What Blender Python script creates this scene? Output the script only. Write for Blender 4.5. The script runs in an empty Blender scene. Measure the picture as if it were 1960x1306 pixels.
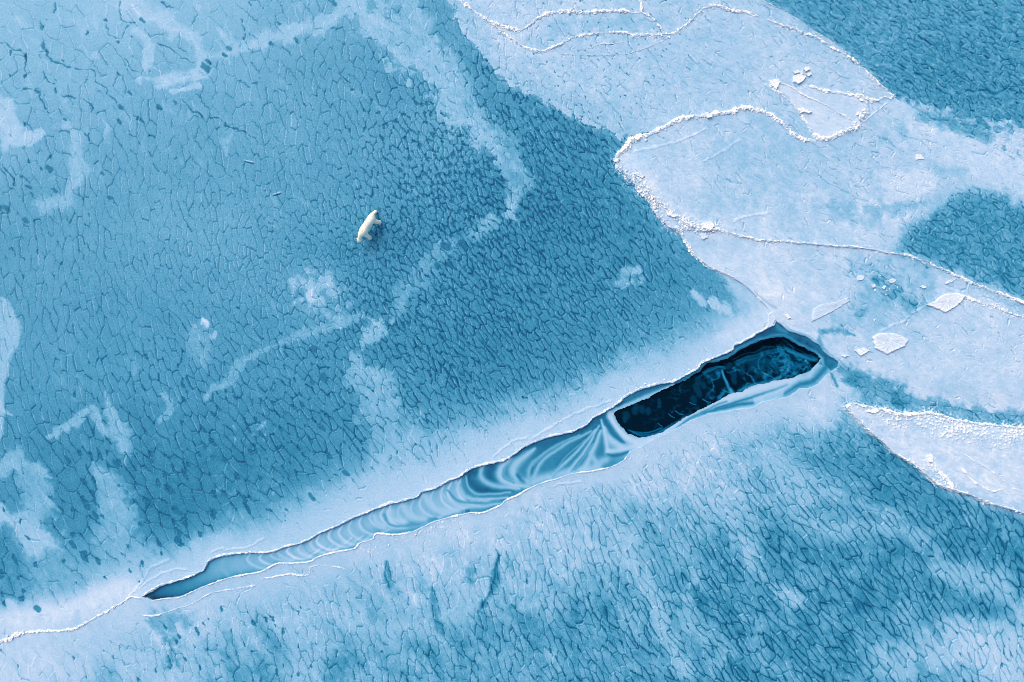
import bpy, bmesh, math, random
import numpy as np
from mathutils import Vector, Matrix

C = bpy.context.scene
PI = math.pi
random.seed(7)
RNG = np.random.default_rng(7)

# ------------------------------------------------------------------ camera, sky, sun, exposure
S = 27.0                      # photograph pixels per metre on the ice
W, H = 1960, 1306
CX, CY = W / 2, H / 2
ALT = W / S * 24.0 / 36.0     # drone height for a 24 mm lens

cam_data = bpy.data.cameras.new("drone_camera")
cam_data.lens = 24.0
cam_data.sensor_width = 36.0
cam_data.clip_start = 0.5
cam_data.clip_end = 8000.0
cam = bpy.data.objects.new("drone_camera", cam_data)
cam.location = (0, 0, ALT)
cam.rotation_euler = (0, 0, 0)
C.collection.objects.link(cam)
C.camera = cam

SUN_EL = math.radians(44)
SUN_AZ = math.radians(128)    # direction towards the sun, counter-clockwise from +X
sdir = Vector((math.cos(SUN_AZ) * math.cos(SUN_EL), math.sin(SUN_AZ) * math.cos(SUN_EL), math.sin(SUN_EL)))
world = bpy.data.worlds.new("World")
C.world = world
world.use_nodes = True
wn = world.node_tree
for n in list(wn.nodes):
    wn.nodes.remove(n)
sky = wn.nodes.new("ShaderNodeTexSky")
sky.sky_type = 'NISHITA'
sky.sun_disc = False
sky.sun_elevation = SUN_EL
sky.sun_rotation = math.radians(90) - SUN_AZ
sky.air_density = 1.0
sky.dust_density = 3.0
bg = wn.nodes.new("ShaderNodeBackground")
bg.inputs["Strength"].default_value = 0.15
wo = wn.nodes.new("ShaderNodeOutputWorld")
wn.links.new(sky.outputs[0], bg.inputs[0])
wn.links.new(bg.outputs[0], wo.inputs[0])

sl = bpy.data.lights.new("sun", 'SUN')
sl.energy = 1.5
sl.angle = math.radians(42)
sl.color = (1.0, 0.94, 0.86)
so = bpy.data.objects.new("sun", sl)
so.rotation_euler = sdir.to_track_quat('Z', 'Y').to_euler()
C.collection.objects.link(so)

C.view_settings.view_transform = 'Standard'
C.view_settings.look = 'None'
C.view_settings.gamma = 1.0
C.view_settings.exposure = 0.30
C.view_settings.use_curve_mapping = False
C.cycles.filter_width = 0.9


# ------------------------------------------------------------------ small helpers
def world_xy(px, py):
    return (px - CX) / S, (CY - py) / S


def lin(c):
    c = c / 255.0
    return c / 12.92 if c <= 0.04045 else ((c + 0.055) / 1.055) ** 2.4


def tag(o, label=None, cat=None, group=None, kind=None):
    if label: o["label"] = label
    if cat: o["category"] = cat
    if group: o["group"] = group
    if kind: o["kind"] = kind
    return o


def link(o, parent=None):
    C.collection.objects.link(o)
    if parent: o.parent = parent
    return o


def sstep(a, b, x):
    t = np.clip((x - a) / (b - a), 0, 1)
    return t * t * (3 - 2 * t)


def catmull(pts, step=4.0):
    """Resample a polyline as a smooth curve with points about `step` apart."""
    p = np.asarray(pts, float)
    if len(p) < 3:
        n = max(2, int(np.hypot(*(p[1] - p[0])) / step))
        t = np.linspace(0, 1, n)[:, None]
        return p[0] * (1 - t) + p[1] * t
    q = np.vstack([2 * p[0] - p[1], p, 2 * p[-1] - p[-2]])
    out = []
    for i in range(1, len(q) - 2):
        a, b, c, d = q[i - 1], q[i], q[i + 1], q[i + 2]
        n = max(1, int(np.hypot(*(c - b)) / step))
        for k in range(n):
            t = k / n
            out.append(0.5 * ((2 * b) + (c - a) * t + (2 * a - 5 * b + 4 * c - d) * t * t + (3 * b - a - 3 * c + d) * t ** 3))
    out.append(p[-1])
    return np.array(out)


def z6(*pts): return [(1100 + .2755 * x, 600 + .2755 * y) for x, y in pts]
def z7(*pts): return [(680 + .2755 * x, 760 + .2755 * y) for x, y in pts]
def z8(*pts): return [(250 + .2755 * x, 930 + .2755 * y) for x, y in pts]
def tile(x0, y0, *pts): return [(x0 + x / 2.967, y0 + y / 2.967) for x, y in pts]


# ------------------------------------------------------------------ gradient noise
def hash2(ix, iy, seed):
    h = (ix.astype(np.uint32) * np.uint32(374761393) + iy.astype(np.uint32) * np.uint32(668265263) + np.uint32(seed * 1274126177 & 0xffffffff))
    h = (h ^ (h >> np.uint32(13))) * np.uint32(1274126177)
    h = h ^ (h >> np.uint32(16))
    return h


def hashf(ix, iy, seed):
    return (hash2(ix, iy, seed) & np.uint32(0xffffff)).astype(np.float32) / np.float32(0x1000000)


_ang = np.linspace(0, 2 * PI, 256, endpoint=False)
_gx, _gy = np.cos(_ang).astype(np.float32), np.sin(_ang).astype(np.float32)


def gnoise(x, y, seed):
    fx, fy = np.floor(x), np.floor(y)
    ix, iy = fx.astype(np.int64).astype(np.int32), fy.astype(np.int64).astype(np.int32)
    u, v = (x - fx).astype(np.float32), (y - fy).astype(np.float32)
    su, sv = u * u * u * (u * (u * 6 - 15) + 10), v * v * v * (v * (v * 6 - 15) + 10)

    def g(dx, dy):
        k = (hash2(ix + dx, iy + dy, seed) & np.uint32(255)).astype(np.intp)
        return _gx[k] * (u - dx) + _gy[k] * (v - dy)
    a = g(0, 0); a += (g(1, 0) - a) * su
    b = g(0, 1); b += (g(1, 1) - b) * su
    return (a + (b - a) * sv) * np.float32(1.4)


def fbm(x, y, scale, seed, octs=4, gain=0.5):
    r, amp, tot = 0, 1.0, 0
    for k in range(octs):
        f = 2.03 ** k / scale
        r = r + amp * gnoise(x * np.float32(f) + 17.3 * k, y * np.float32(f) - 9.1 * k, seed + 31 * k)
        tot += amp
        amp *= gain
    return r / tot


# ------------------------------------------------------------------ the grid (photograph pixels; fine in view, growing outwards)
STEP = 1.12


def axis(lo, hi):
    core = np.arange(lo - 90, hi + 90, STEP)
    g, x, d = [], 0.0, STEP
    while x < 40000:
        d *= 1.075
        x += d
        g.append(x)
    g = np.array(g)
    return np.concatenate([core[0] - g[::-1], core, core[-1] + g]).astype(np.float32)


XS, YS = axis(0, W), axis(0, H)
NX, NY = len(XS), len(YS)
PX, PY = np.meshgrid(XS, YS)
QX = PX + 5 * fbm(PX, PY, 22, 101, 3)       # slightly wobbled coordinates: ragged natural borders
QY = PY + 5 * fbm(PX, PY, 22, 202, 3)


def window(pts, pad):
    p = np.asarray(pts)
    i0, i1 = np.searchsorted(XS, [p[:, 0].min() - pad, p[:, 0].max() + pad])
    j0, j1 = np.searchsorted(YS, [p[:, 1].min() - pad, p[:, 1].max() + pad])
    return slice(max(j0 - 1, 0), j1 + 1), slice(max(i0 - 1, 0), i1 + 1)


def seg_dist(x, y, p, closed=False, want_t=False):
    best = np.full(x.shape, 1e9, np.float32)
    tt = np.zeros(x.shape, np.float32) if want_t else None
    q = list(p) + ([p[0]] if closed else [])
    n = len(q) - 1
    for k in range(n):
        ax, ay = q[k]; bx, by = q[k + 1]
        dx, dy = bx - ax, by - ay
        L = dx * dx + dy * dy + 1e-9
        t = np.clip(((x - ax) * dx + (y - ay) * dy) / L, 0, 1)
        d = (x - ax - t * dx) ** 2 + (y - ay - t * dy) ** 2
        if want_t:
            m = d < best
            tt = np.where(m, (k + t) / n, tt)
        best = np.minimum(best, d)
    best = np.sqrt(best)
    return (best, tt) if want_t else best


def inside(x, y, p):
    r = np.zeros(x.shape, bool)
    n = len(p)
    for k in range(n):
        ax, ay = p[k]; bx, by = p[(k + 1) % n]
        if ay == by: continue
        c = ((ay > y) != (by > y))
        r ^= c & (x < (bx - ax) * (y - ay) / (by - ay) + ax)
    return r


def sdist(poly, pad=80, wob=1.0):
    """Signed distance (+ inside) to a polygon, in its window."""
    sl_ = window(poly, pad)
    x = PX[sl_] * (1 - wob) + QX[sl_] * wob
    y = PY[sl_] * (1 - wob) + QY[sl_] * wob
    d = seg_dist(x, y, poly, True)
    return sl_, np.where(inside(x, y, poly), d, -d)


def interp(G):
    """Smooth map from a coarse table of values spread over the picture."""
    G = np.asarray(G, np.float32)

    def mat(c, n, span):
        u = np.clip(c / span * (n - 1), 0, n - 1 - 1e-4)
        i = np.floor(u).astype(int); t = u - i
        M = np.zeros((len(c), n), np.float32)
        w = [(-t + 2 * t ** 2 - t ** 3) / 2, (2 - 5 * t ** 2 + 3 * t ** 3) / 2, (t + 4 * t ** 2 - 3 * t ** 3) / 2, (-t ** 2 + t ** 3) / 2]
        for k in range(4):
            np.add.at(M, (np.arange(len(c)), np.clip(i + k - 1, 0, n - 1)), w[k])
        return M
    return mat(YS, G.shape[0], H) @ G @ mat(XS, G.shape[1], W).T


# ------------------------------------------------------------------ traced outlines (photograph pixels on the ice plane)
LEAD_UP = z8((80, 772), (200, 700), (370, 650), (500, 590), (540, 530), (620, 490), (790, 470), (960, 465), (1100, 420), (1200, 395),
             (1350, 315), (1440, 280), (1560, 220), (1700, 165), (1790, 130)) + \
    z7((330, 725), (430, 695), (460, 665), (560, 635), (640, 590), (730, 555), (760, 530), (830, 490), (960, 460), (1030, 445), (1090, 410),
       (1150, 365), (1230, 320), (1370, 275), (1500, 245), (1600, 200)) + \
    z6((130, 730), (200, 690), (300, 630), (340, 590), (430, 540), (560, 500), (680, 480), (760, 440), (850, 390), (880, 350), (1000, 300),
       (1090, 260), (1110, 225), (1200, 185), (1270, 140), (1385, 85), (1400, 55))
LEAD_RT = z6((1430, 75), (1480, 120), (1600, 160), (1690, 215), (1740, 280), (1830, 335), (1825, 370), (1740, 430), (1690, 490), (1630, 515), (1560, 520), (1490, 575))
LEAD_LO = z6((1300, 610), (1240, 650), (1100, 670), (900, 705), (800, 745), (700, 800), (580, 850), (440, 930), (380, 960)) + \
    z7((1890, 405), (1860, 440), (1780, 480), (1640, 510), (1500, 530), (1380, 570), (1300, 590), (1210, 630), (1120, 680), (1050, 710), (1020, 740),
       (960, 770), (880, 800), (800, 800), (640, 835), (530, 870), (400, 930), (280, 950), (150, 945), (120, 980)) + \
    z8((1590, 395), (1550, 430), (1400, 460), (1300, 490), (1250, 520), (1130, 530), (1020, 535), (950, 570), (890, 595), (700, 630), (560, 675),
       (440, 725), (340, 770), (240, 780), (160, 790))
LEAD = LEAD_UP + LEAD_RT + LEAD_LO
POOL_A = z6((265, 690), (380, 640), (500, 590), (600, 540), (680, 500), (800, 445), (880, 390), (920, 350), (1000, 330), (1070, 310), (1150, 250),
            (1280, 190), (1400, 160), (1460, 160), (1560, 220), (1660, 270), (1720, 315), (1690, 340), (1640, 400), (1590, 420), (1520, 445),
            (1400, 465), (1260, 495), (1140, 545), (1095, 555), (1000, 605), (900, 655), (800, 705), (700, 765), (600, 825), (520, 855), (450, 862),
            (370, 830), (300, 760))

R_S = tile(980, 0, (590, 925), (600, 885), (640, 840), (680, 795), (740, 775), (830, 745), (880, 715), (950, 680), (1020, 665), (1120, 655), (1220, 640),
           (1290, 625), (1340, 615), (1400, 630)) + \
    tile(1470, 0, (0, 650), (50, 685), (100, 720), (150, 770), (200, 800), (260, 805))
R_FAN_LOW = tile(1470, 0, (245, 760), (275, 785), (310, 792), (350, 785), (400, 765), (480, 735), (520, 690), (548, 650))
R_DIAG = tile(1470, 0, (520, 712), (600, 645), (718, 556))
R_A0 = [(850, -30)] + tile(490, 0, (1150, 0), (1230, 55), (1310, 115), (1400, 155)) + \
    tile(980, 0, (0, 165), (40, 175), (90, 150), (160, 100), (230, 75), (340, 70), (430, 75), (500, 65), (600, 68), (740, 75))
R_A1 = tile(490, 0, (1310, 115), (1380, 165)) + tile(980, 0, (0, 225), (80, 275), (170, 292), (240, 270), (330, 225), (400, 205), (500, 192), (640, 188), (700, 200),
                                                    (900, 195), (960, 165), (1020, 115), (1070, 65), (1120, 40), (1170, 38), (1250, 65), (1330, 75), (1400, 100))
R_TOPRIGHT = tile(1470, 0, (0, 122), (30, 130), (120, 160), (200, 190), (280, 220), (350, 270), (430, 310), (500, 355), (560, 410), (620, 470), (680, 520), (718, 555))
R_OUTER = [(1440, -12)] + tile(1470, 0, (0, 25), (70, 50), (140, 95), (210, 145), (300, 205), (390, 255), (450, 310))
R_VERT = [(1221, -25)] + tile(980, 0, (722, 0), (735, 30), (740, 75), (790, 100), (830, 140), (860, 175))
R_F2L = tile(980, 0, (590, 925), (640, 1000), (700, 1060), (760, 1120), (800, 1160), (830, 1225), (880, 1290)) + \
    tile(980, 430, (950, 40), (980, 90), (1030, 170), (1110, 240), (1220, 285), (1300, 330), (1380, 400), (1454, 480))
R_F2IN = tile(980, 0, (700, 1010), (760, 1070), (800, 1130), (860, 1170), (930, 1230), (1000, 1280)) + tile(980, 430, (1070, 40))
R_C = tile(980, 430, (1070, 40), (1130, 30), (1170, 30), (1250, 55), (1330, 75), (1454, 95)) + \
    tile(1470, 430, (100, 100), (240, 112), (330, 122), (460, 127), (560, 140), (700, 165), (800, 180), (900, 225), (1000, 260), (1100, 310), (1250, 370), (1400, 425), (1454, 445)) + [(2000, 600), (2060, 632)]
R_D = tile(1470, 430, (1105, 405), (1180, 440), (1280, 465), (1350, 495), (1454, 535)) + [(2020, 636)]
R_WUP = tile(1470, 430, (437, 1045), (470, 1015), (540, 1030), (620, 1045), (740, 1075), (850, 1075), (900, 1065), (1000, 1090), (1100, 1115), (1250, 1135), (1454, 1155)) + [(2060, 832)]
R_WLO = tile(1470, 430, (437, 1045), (500, 1105), (560, 1170), (630, 1225), (700, 1290)) + \
    tile(1470, 866, (800, 55), (870, 110), (950, 180), (1060, 215), (1140, 240), (1260, 290), (1340, 310), (1454, 345)) + [(2060, 1015)]

R5_FAN = tile(1470, 0, (530, 580), (545, 640), (500, 690))
EDGE_F1 = [(820, -60), (858, 0), (880, 45), (905, 85), (940, 125), (975, 158), (1010, 178), (1060, 205), (1110, 228), (1160, 248), (1196, 268), (1202, 276)]
F1 = EDGE_F1 + R_S[3:] + R_FAN_LOW[:-2] + R_DIAG + R_TOPRIGHT[::-1][1:6] + [(1621.7, 104.5), (1601, 86), (1571, 69), (1541, 49), (1517, 32), (1493, 17), (1470, 8), (1440, -12), (1400, -60)]
F2 = R_F2L[:7] + [(1300, 443.5), (1318, 441)] + R_C + [(2060, 380), (1990, 330), (1900, 284), (1850, 262), (1790, 232), (1712, 187)] + R_DIAG[::-1] + R_FAN_LOW[:-2][::-1] + R_S[::-1]
F3 = R_F2L[7:] + [(1483, 612)] + [(p[0] + 5, p[1] - 3) for p in LEAD_RT[:6]] + [(1640, 722), (1700, 745), (1780, 772), (1900, 792), (1990, 800), (2060, 803)] + R_C[::-1] + [(1318, 441), (1300, 443.5)]
WEDGE = R_WUP + R_WLO[::-1]

# ------------------------------------------------------------------ noise fields
N1 = fbm(PX, PY, 130, 1, 5, .55)
N2 = fbm(PX, PY, 45, 2, 4, .55)
N3 = fbm(PX, PY, 14, 3, 3, .6)
# elongated streaks running down to the right
U = (PX * math.cos(1.0) + PY * math.sin(1.0)); V = (-PX * math.sin(1.0) + PY * math.cos(1.0))
NS = fbm(U * .32, V, 30, 4, 4, .55)
NV = fbm(PX, PY, 75, 6, 3, .5)
NF = fbm(U * .38, V, 11, 9, 3, .6)
LEFTW = sstep(900, 520, PX + .25 * (PY - 500))
CHAIN = LEFTW * fbm(PX, PY * .22, 17, 91, 2) + (1 - LEFTW) * fbm(U * .22, V, 14, 92, 2)

# ------------------------------------------------------------------ plate pattern: cracked thin ice (anisotropic Voronoi cells of varying size)
SZ = interp([[40, 38, 28, 20, 15, 13, 10, 9.5], [28, 22, 17, 13.5, 12, 13, 10, 9.5], [18.5, 15.5, 13, 11.5, 11.5, 12, 11, 11],
             [20, 20, 18, 13.5, 12, 12, 12, 12], [30, 28, 24, 18, 15.5, 15, 15.5, 16.5], [26, 23, 20, 17, 15.5, 15, 16.5, 17]])
EL = 1.18 * interp([[1.3, 1.3, 1.4, 1.5, 1.5, 2, 1.7, 1.6], [1.5, 2.1, 2.1, 1.5, 1.9, 2, 1.6, 1.5], [2.4, 2.5, 1.5, 1.8, 2.1, 2, 1.6, 1.5],
             [2.4, 2.1, 1.8, 2.2, 2.4, 2, 1.8, 1.8], [1.8, 1.8, 1.8, 2.2, 2.5, 2.5, 2.8, 2.7], [1.8, 2, 2, 2.2, 2.4, 2.6, 2.4, 2.4]])
AN = np.radians(interp([[60, 62, 78, 80, 60, 45, 38, 35], [80, 86, 84, 70, 55, 45, 40, 40], [88, 82, 75, 58, 55, 55, 45, 45],
                        [80, 66, 58, 58, 62, 55, 40, 40], [62, 56, 56, 75, 70, 58, 52, 66], [75, 75, 80, 75, 64, 52, 56, 70]]) + 16 * N1 + 12 * NV)
CK = interp([[.42, .55, .75, .9, .5, .6, .7, .7], [.8, .85, .9, 1, .7, .6, .7, .6], [.9, .95, 1, 1, .95, .4, .6, .7],
             [.85, .95, .95, 1, .9, .6, .5, .5], [.8, .9, .8, .6, .8, .95, 1, 1], [.6, .7, .7, .85, .95, 1, 1, 1]])
PK = interp([[.08, .12, .14, .05, .45, .3, .08, .08], [.22, .10, .08, .42, .40, .1, .1, .08], [.16, .05, .12, .46, .34, .1, .14, .14],
             [.08, .26, .28, .24, .12, .06, .1, .1], [.26, .36, .2, .06, .14, .18, .2, .22], [.16, .2, .2, .2, .2, .2, .2, .2]])
GAPW = interp([[.1, .15, .15, .1, .1, .1, .2, .2], [.15, .1, .1, .2, .3, .1, .2, .2], [.1, .1, .1, .35, .45, .2, .5, .5],
               [.1, .2, .25, .45, .2, .2, .5, .5], [.2, .3, .2, .3, .7, .85, .9, 1], [.4, .5, .5, .6, .85, 1, 1, 1]])
PK = np.clip(PK + .12 * N1, 0, 1)


def at(F, x, y):
    return F[np.searchsorted(YS, y).clip(0, NY - 1), np.searchsorted(XS, x).clip(0, NX - 1)]


LO = -85.0
nc = 130000
cx_, cy_ = RNG.uniform(LO, W - LO, nc), RNG.uniform(LO, H - LO, nc)
cs, ce, ca = at(SZ, cx_, cy_), at(EL, cx_, cy_), at(AN, cx_, cy_)
B = 24.0
bucket, seeds = {}, []
cosA, sinA = np.cos(ca), np.sin(ca)
rj = RNG.random(nc) ** 2
for k in range(nc):
    x, y, s, e, c, sn = cx_[k], cy_[k], cs[k], ce[k], cosA[k], sinA[k]
    R = int(s * e * .85 / B) + 1
    bi, bj = int(x // B), int(y // B)
    ok = True
    for ii in range(bi - R, bi + R + 1):
        for jj in range(bj - R, bj + R + 1):
            for (qx, qy) in bucket.get((ii, jj), ()):
                dx, dy = qx - x, qy - y
                u = (dx * c + dy * sn) / (s * e); v = (-dx * sn + dy * c) / s
                if u * u + v * v < .22 + .45 * rj[k]:
                    ok = False; break
            if not ok: break
        if not ok: break
    if ok:
        bucket.setdefault((bi, bj), []).append((x, y))
        seeds.append((x, y))
SEED = np.array(seeds, np.float32)
print("seeds", len(SEED))

F1d = np.full(PX.shape, 0, np.float32); F2d = np.full(PX.shape, 9, np.float32); F3d = np.full(PX.shape, 9, np.float32)
I1 = np.zeros(PX.shape, np.int32); I2 = np.zeros(PX.shape, np.int32); I3 = np.zeros(PX.shape, np.int32)
i0, i1 = np.searchsorted(XS, [LO + 6, W - LO - 6]); j0, j1 = np.searchsorted(YS, [LO + 6, H - LO - 6])
wx = PX + SZ * (.09 * gnoise(PX / (SZ * .55), PY / (SZ * .55), 71) + .045 * gnoise(PX / 6.5, PY / 6.5, 73))
wy = PY + SZ * (.09 * gnoise(PX / (SZ * .55), PY / (SZ * .55), 72) + .045 * gnoise(PX / 6.5, PY / 6.5, 74))
TS = 36
for jt in range(j0, j1, TS):
    for it in range(i0, i1, TS):
        sl_ = (slice(jt, min(jt + TS, j1)), slice(it, min(it + TS, i1)))
        x, y = wx[sl_], wy[sl_]
        s, e, a = float(SZ[sl_].mean()), float(EL[sl_].mean()), float(AN[sl_].mean())
        pad = s * e * 2.0 + 6
        near = np.nonzero((SEED[:, 0] > x.min() - pad) & (SEED[:, 0] < x.max() + pad) & (SEED[:, 1] > y.min() - pad) & (SEED[:, 1] < y.max() + pad))[0]
        if len(near) < 4: continue
        sx, sy = SEED[near, 0], SEED[near, 1]
        sz, el, an = SZ[sl_].ravel()[:, None], EL[sl_].ravel()[:, None], AN[sl_].ravel()[:, None]
        dx, dy = x.ravel()[:, None] - sx, y.ravel()[:, None] - sy
        c, sn = np.cos(an), np.sin(an)
        D = ((dx * c + dy * sn) / (sz * el)) ** 2 + ((-dx * sn + dy * c) / sz) ** 2
        k3 = np.argpartition(D, 2, 1)[:, :3]
        dd = np.take_along_axis(D, k3, 1)
        o = np.argsort(dd, 1)
        k3 = np.take_along_axis(k3, o, 1); dd = np.sqrt(np.take_along_axis(dd, o, 1))
        sh = x.shape
        F1d[sl_], F2d[sl_], F3d[sl_] = dd[:, 0].reshape(sh), dd[:, 1].reshape(sh), dd[:, 2].reshape(sh)
        I1[sl_], I2[sl_], I3[sl_] = near[k3[:, 0]].reshape(sh), near[k3[:, 1]].reshape(sh), near[k3[:, 2]].reshape(sh)
nx_, ny_ = SEED[I2, 0] - SEED[I1, 0], SEED[I2, 1] - SEED[I1, 1]     # from own cell to the neighbour
ln = np.sqrt(nx_ ** 2 + ny_ ** 2) + 1e-3
cA, sA = np.cos(AN), np.sin(AN)
lnM = np.sqrt(((nx_ * cA + ny_ * sA) / (SZ * EL)) ** 2 + ((-nx_ * sA + ny_ * cA) / SZ) ** 2) + 1e-3
ED = (F2d ** 2 - F1d ** 2) / (2 * lnM) * (ln / lnM)                  # distance to the crack, pixels
er = hashf(np.minimum(I1, I2), np.maximum(I1, I2), 5)
er2 = hashf(np.minimum(I1, I2), np.maximum(I1, I2), 6)
nxu, nyu = nx_ / ln, ny_ / ln
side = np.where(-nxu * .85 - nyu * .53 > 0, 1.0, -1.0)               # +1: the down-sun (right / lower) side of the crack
steep = np.abs(nxu)                                                  # 1: crack runs up-down in the picture
SD = ED * side                                                       # signed distance across the crack
cell = hashf(I1, I1 * 7 + 3, 11) - .5
cell2 = hashf(I1, I1 * 5 + 1, 12) - .5

# ------------------------------------------------------------------ frost map: 0 open water .. 1 bare white snow
T = interp([
    [.60, .60, .60, .58, .50, .47, .42, .44, .44, .44, .44, .43, .43, .43, .44],
    [.55, .54, .52, .50, .46, .41, .42, .40, .40, .42, .42, .42, .42, .38, .40],
    [.51, .48, .46, .45, .45, .43, .42, .35, .33, .34, .42, .42, .42, .38, .40],
    [.43, .44, .45, .46, .42, .38, .35, .32, .31, .34, .40, .40, .40, .36, .38],
    [.42, .43, .42, .42, .40, .36, .35, .33, .35, .38, .44, .50, .50, .45, .45],
    [.42, .40, .38, .38, .37, .35, .34, .35, .42, .52, .60, .66, .66, .60, .60],
    [.37, .35, .33, .32, .33, .40, .52, .64, .70, .76, .70, .50, .42, .44, .50],
    [.36, .36, .33, .36, .52, .66, .76, .78, .68, .58, .48, .42, .40, .40, .42],
    [.56, .66, .74, .70, .60, .56, .56, .54, .48, .45, .43, .42, .42, .43, .46],
    [.74, .66, .58, .52, .50, .52, .50, .47, .45, .44, .44, .44, .45, .52, .62]])
T += .05 * N1 + .035 * N2
LOWER = sstep(0, 90, PY - (1150 - (PX - 280) * .345))        # the sheet below the lead
T += LOWER * (-.025 + .13 * N1 + .20 * NS + .10 * N2 + .08 * N3 + .07 * NF)


T += LOWER * sstep(1330, 1620, PX) * (-.10 * NS + .04 * N2 - .05 * N1 - .015)


def patch(pts, width, level, soft=.5, rag=1.0, mix=1.0, closed=False):
    """A pale (or dark) vein of frost: a band along a line with a ragged, cloudy edge."""
    p = catmull(pts, 12) if len(pts) > 2 else np.asarray(pts, float)
    w = width if isinstance(width, (list, tuple)) else [width, width]
    wm = max(w)
    s_ = window(p, wm * 2.2 + 12)
    d, t = seg_dist(QX[s_], QY[s_], p, False, True)
    ww = np.interp(t, np.linspace(0, 1, len(w)), w)
    e = d / ww + rag * (.75 * N2[s_] + .55 * N3[s_] + .5 * NV[s_] + .55 * cell[s_]) * 1.2
    m = sstep(1 + soft, 1 - soft, e) * mix
    T[s_] += (level + .06 * N2[s_] + .07 * NF[s_] + .04 * N3[s_] - T[s_]) * m
    return s_, m


def poly_patch(pts, level, soft=14, rag=14, mix=1.0):
    s_, d = sdist(catmull(list(pts) + [pts[0]], 14)[:-1], soft + rag * 2)
    m = sstep(-soft, soft, d + rag * (N2[s_] + .7 * N3[s_]) * 1.3) * mix
    T[s_] += (level - T[s_]) * m
    return s_, m


def dots(cx, cy, r, n, size, level, seed):
    rg = random.Random(seed)
    for k in range(n):
        a, q = rg.random() * 2 * PI, rg.random() ** .6 * r
        x, y = cx + q * math.cos(a), cy + q * math.sin(a)
        patch([(x, y), (x + rg.uniform(-3, 3), y + rg.uniform(-4, 4))], size * rg.uniform(.5, 1.4), level, .6, .8, rg.uniform(.4, .95))


SMOOTHED = np.zeros(PX.shape, np.float32)      # where frost hides the crack pattern


def vein(pts, width, level, soft=.45, rag=1.0, mix=1.0, hide=.5):
    s_, m = patch(pts, width, level, soft, rag, mix)
    SMOOTHED[s_] = np.maximum(SMOOTHED[s_], m * hide)


# left sheet
vein([(655, -20), (690, 20), (735, 55), (775, 100), (830, 118), (862, 165), (885, 215), (935, 262), (980, 305), (1004, 345)], [28, 32, 36, 40, 36, 33, 30, 17], .63, .2, 1.0, .97, .7)
vein([(770, 0), (800, 45), (770, 90)], 22, .58, .4)
vein([(990, 350), (985, 380), (972, 410)], [16, 9], .62, .4)
vein([(940, 425), (915, 445)], 15, .58, .6, 1.5)
vein([(860, 470), (830, 490), (815, 520), (800, 550)], [9, 15, 16], .55, .6, 1.7)
vein([(785, 530), (765, 575), (752, 615)], [13, 13, 6], .55, .6, 1.7)
vein([(725, 630), (706, 645)], 16, .60, .4, 1.3)
vein([(680, 690), (700, 715), (725, 730), (735, 770)], [14, 22, 26], .58, .5)
vein([(690, 720), (730, 790), (765, 850), (800, 905), (830, 930)], [22, 36, 50, 62], .56, .6, 1.4, .85, .5)
vein([(245, -10), (270, 20), (310, 40), (365, 66)], [30, 18, 9], .70, .6, 1.5)
vein([(258, 58), (285, 80), (282, 120), (268, 146)], 9, .68, .6, 1.6)
vein([(268, 146), (310, 155), (350, 150), (383, 138)], 11, .69, .6, 1.6)
vein([(384, 140), (381, 100), (374, 70)], 8, .68, .6, 1.6)
vein([(395, 108), (450, 98), (520, 72), (570, 55), (615, 48), (650, 25)], [8, 10, 15, 18, 12, 14], .65, .6, 1.6)
vein([(330, 175), (380, 165)], 6, .68, .4)
vein([(-20, 195), (10, 235), (35, 265), (75, 258)], [26, 34, 22, 8], .70, .3)
vein([(125, 240), (150, 262), (140, 300), (152, 335), (135, 365)], [11, 15, 13, 15, 9], .61, .6, 1.5)
vein([(85, 395), (125, 385)], 14, .58, .5)
vein([(445, 735), (452, 700), (480, 683), (530, 660), (575, 640), (650, 620), (690, 605)], [5, 6, 7, 6, 7, 7, 5], .53, .6, 1.5)
vein([(560, 540), (600, 520), (640, 560), (625, 600), (590, 590)], 30, .48, .6, 1.0, .6, .1)
dots(600, 560, 46, 42, 6, .66, 3); dots(640, 600, 40, 16, 5, .6, 4)
vein([(592, 560), (595, 574)], 9, .78, .3)
vein([(388, 617), (392, 619)], 8, .86, .5); dots(388, 640, 26, 8, 3, .72, 5); vein([(375, 640), (388, 690)], 16, .5, .6)
vein([(92, 838), (125, 822), (155, 796), (165, 786)], [4, 9, 7, 5], .58, .6, 1.5)
vein([(203, 752), (212, 790), (228, 830), (240, 872)], [5, 12, 15, 13], .58, .6, 1.5)
vein([(178, 780), (190, 812), (200, 830)], [5, 9, 9], .56, .4)
vein([(312, 755), (325, 768), (325, 790), (305, 808)], 5, .54, .5)
vein([(470, 685), (450, 720), (410, 745), (395, 760)], [5, 7, 9, 5], .52, .5)
vein([(-10, 905), (30, 880), (55, 905)], 17, .56, .5)
vein([(60, 905), (70, 950), (55, 1000)], [18, 26, 26], .54, .5, 1.2)
vein([(0, 985), (40, 1005), (95, 1045)], [18, 24, 26], .66, .5, 1.2)
vein([(45, 1020), (60, 1060)], 20, .66, .5)
vein([(195, 900), (215, 940), (225, 990), (240, 1060), (250, 1110)], [16, 30, 36, 38, 40], .54, .5, 1.2)
vein([(60, 1110), (110, 1090), (140, 1120)], 30, .5, .6)
dots(480, 820, 40, 12, 4, .6, 8); dots(525, 930, 34, 16, 5, .56, 9); dots(435, 945, 30, 6, 4, .52, 10)
poly_patch([(-60, 560), (8, 570), (26, 595), (38, 630), (32, 662), (16, 700), (10, 750), (6, 810), (-4, 850), (-60, 860)], .63, 4, 5)
dots(1208, 528, 24, 7, 4.5, .62, 11); vein([(1182, 545), (1200, 540)], 6, .68, .4); vein([(1198, 520), (1222, 520)], 8, .66, .4)
vein([(1330, 562), (1345, 580)], 7, .68, .4); vein([(1362, 575), (1392, 592), (1400, 600)], [8, 12, 5], .7, .4)
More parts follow.
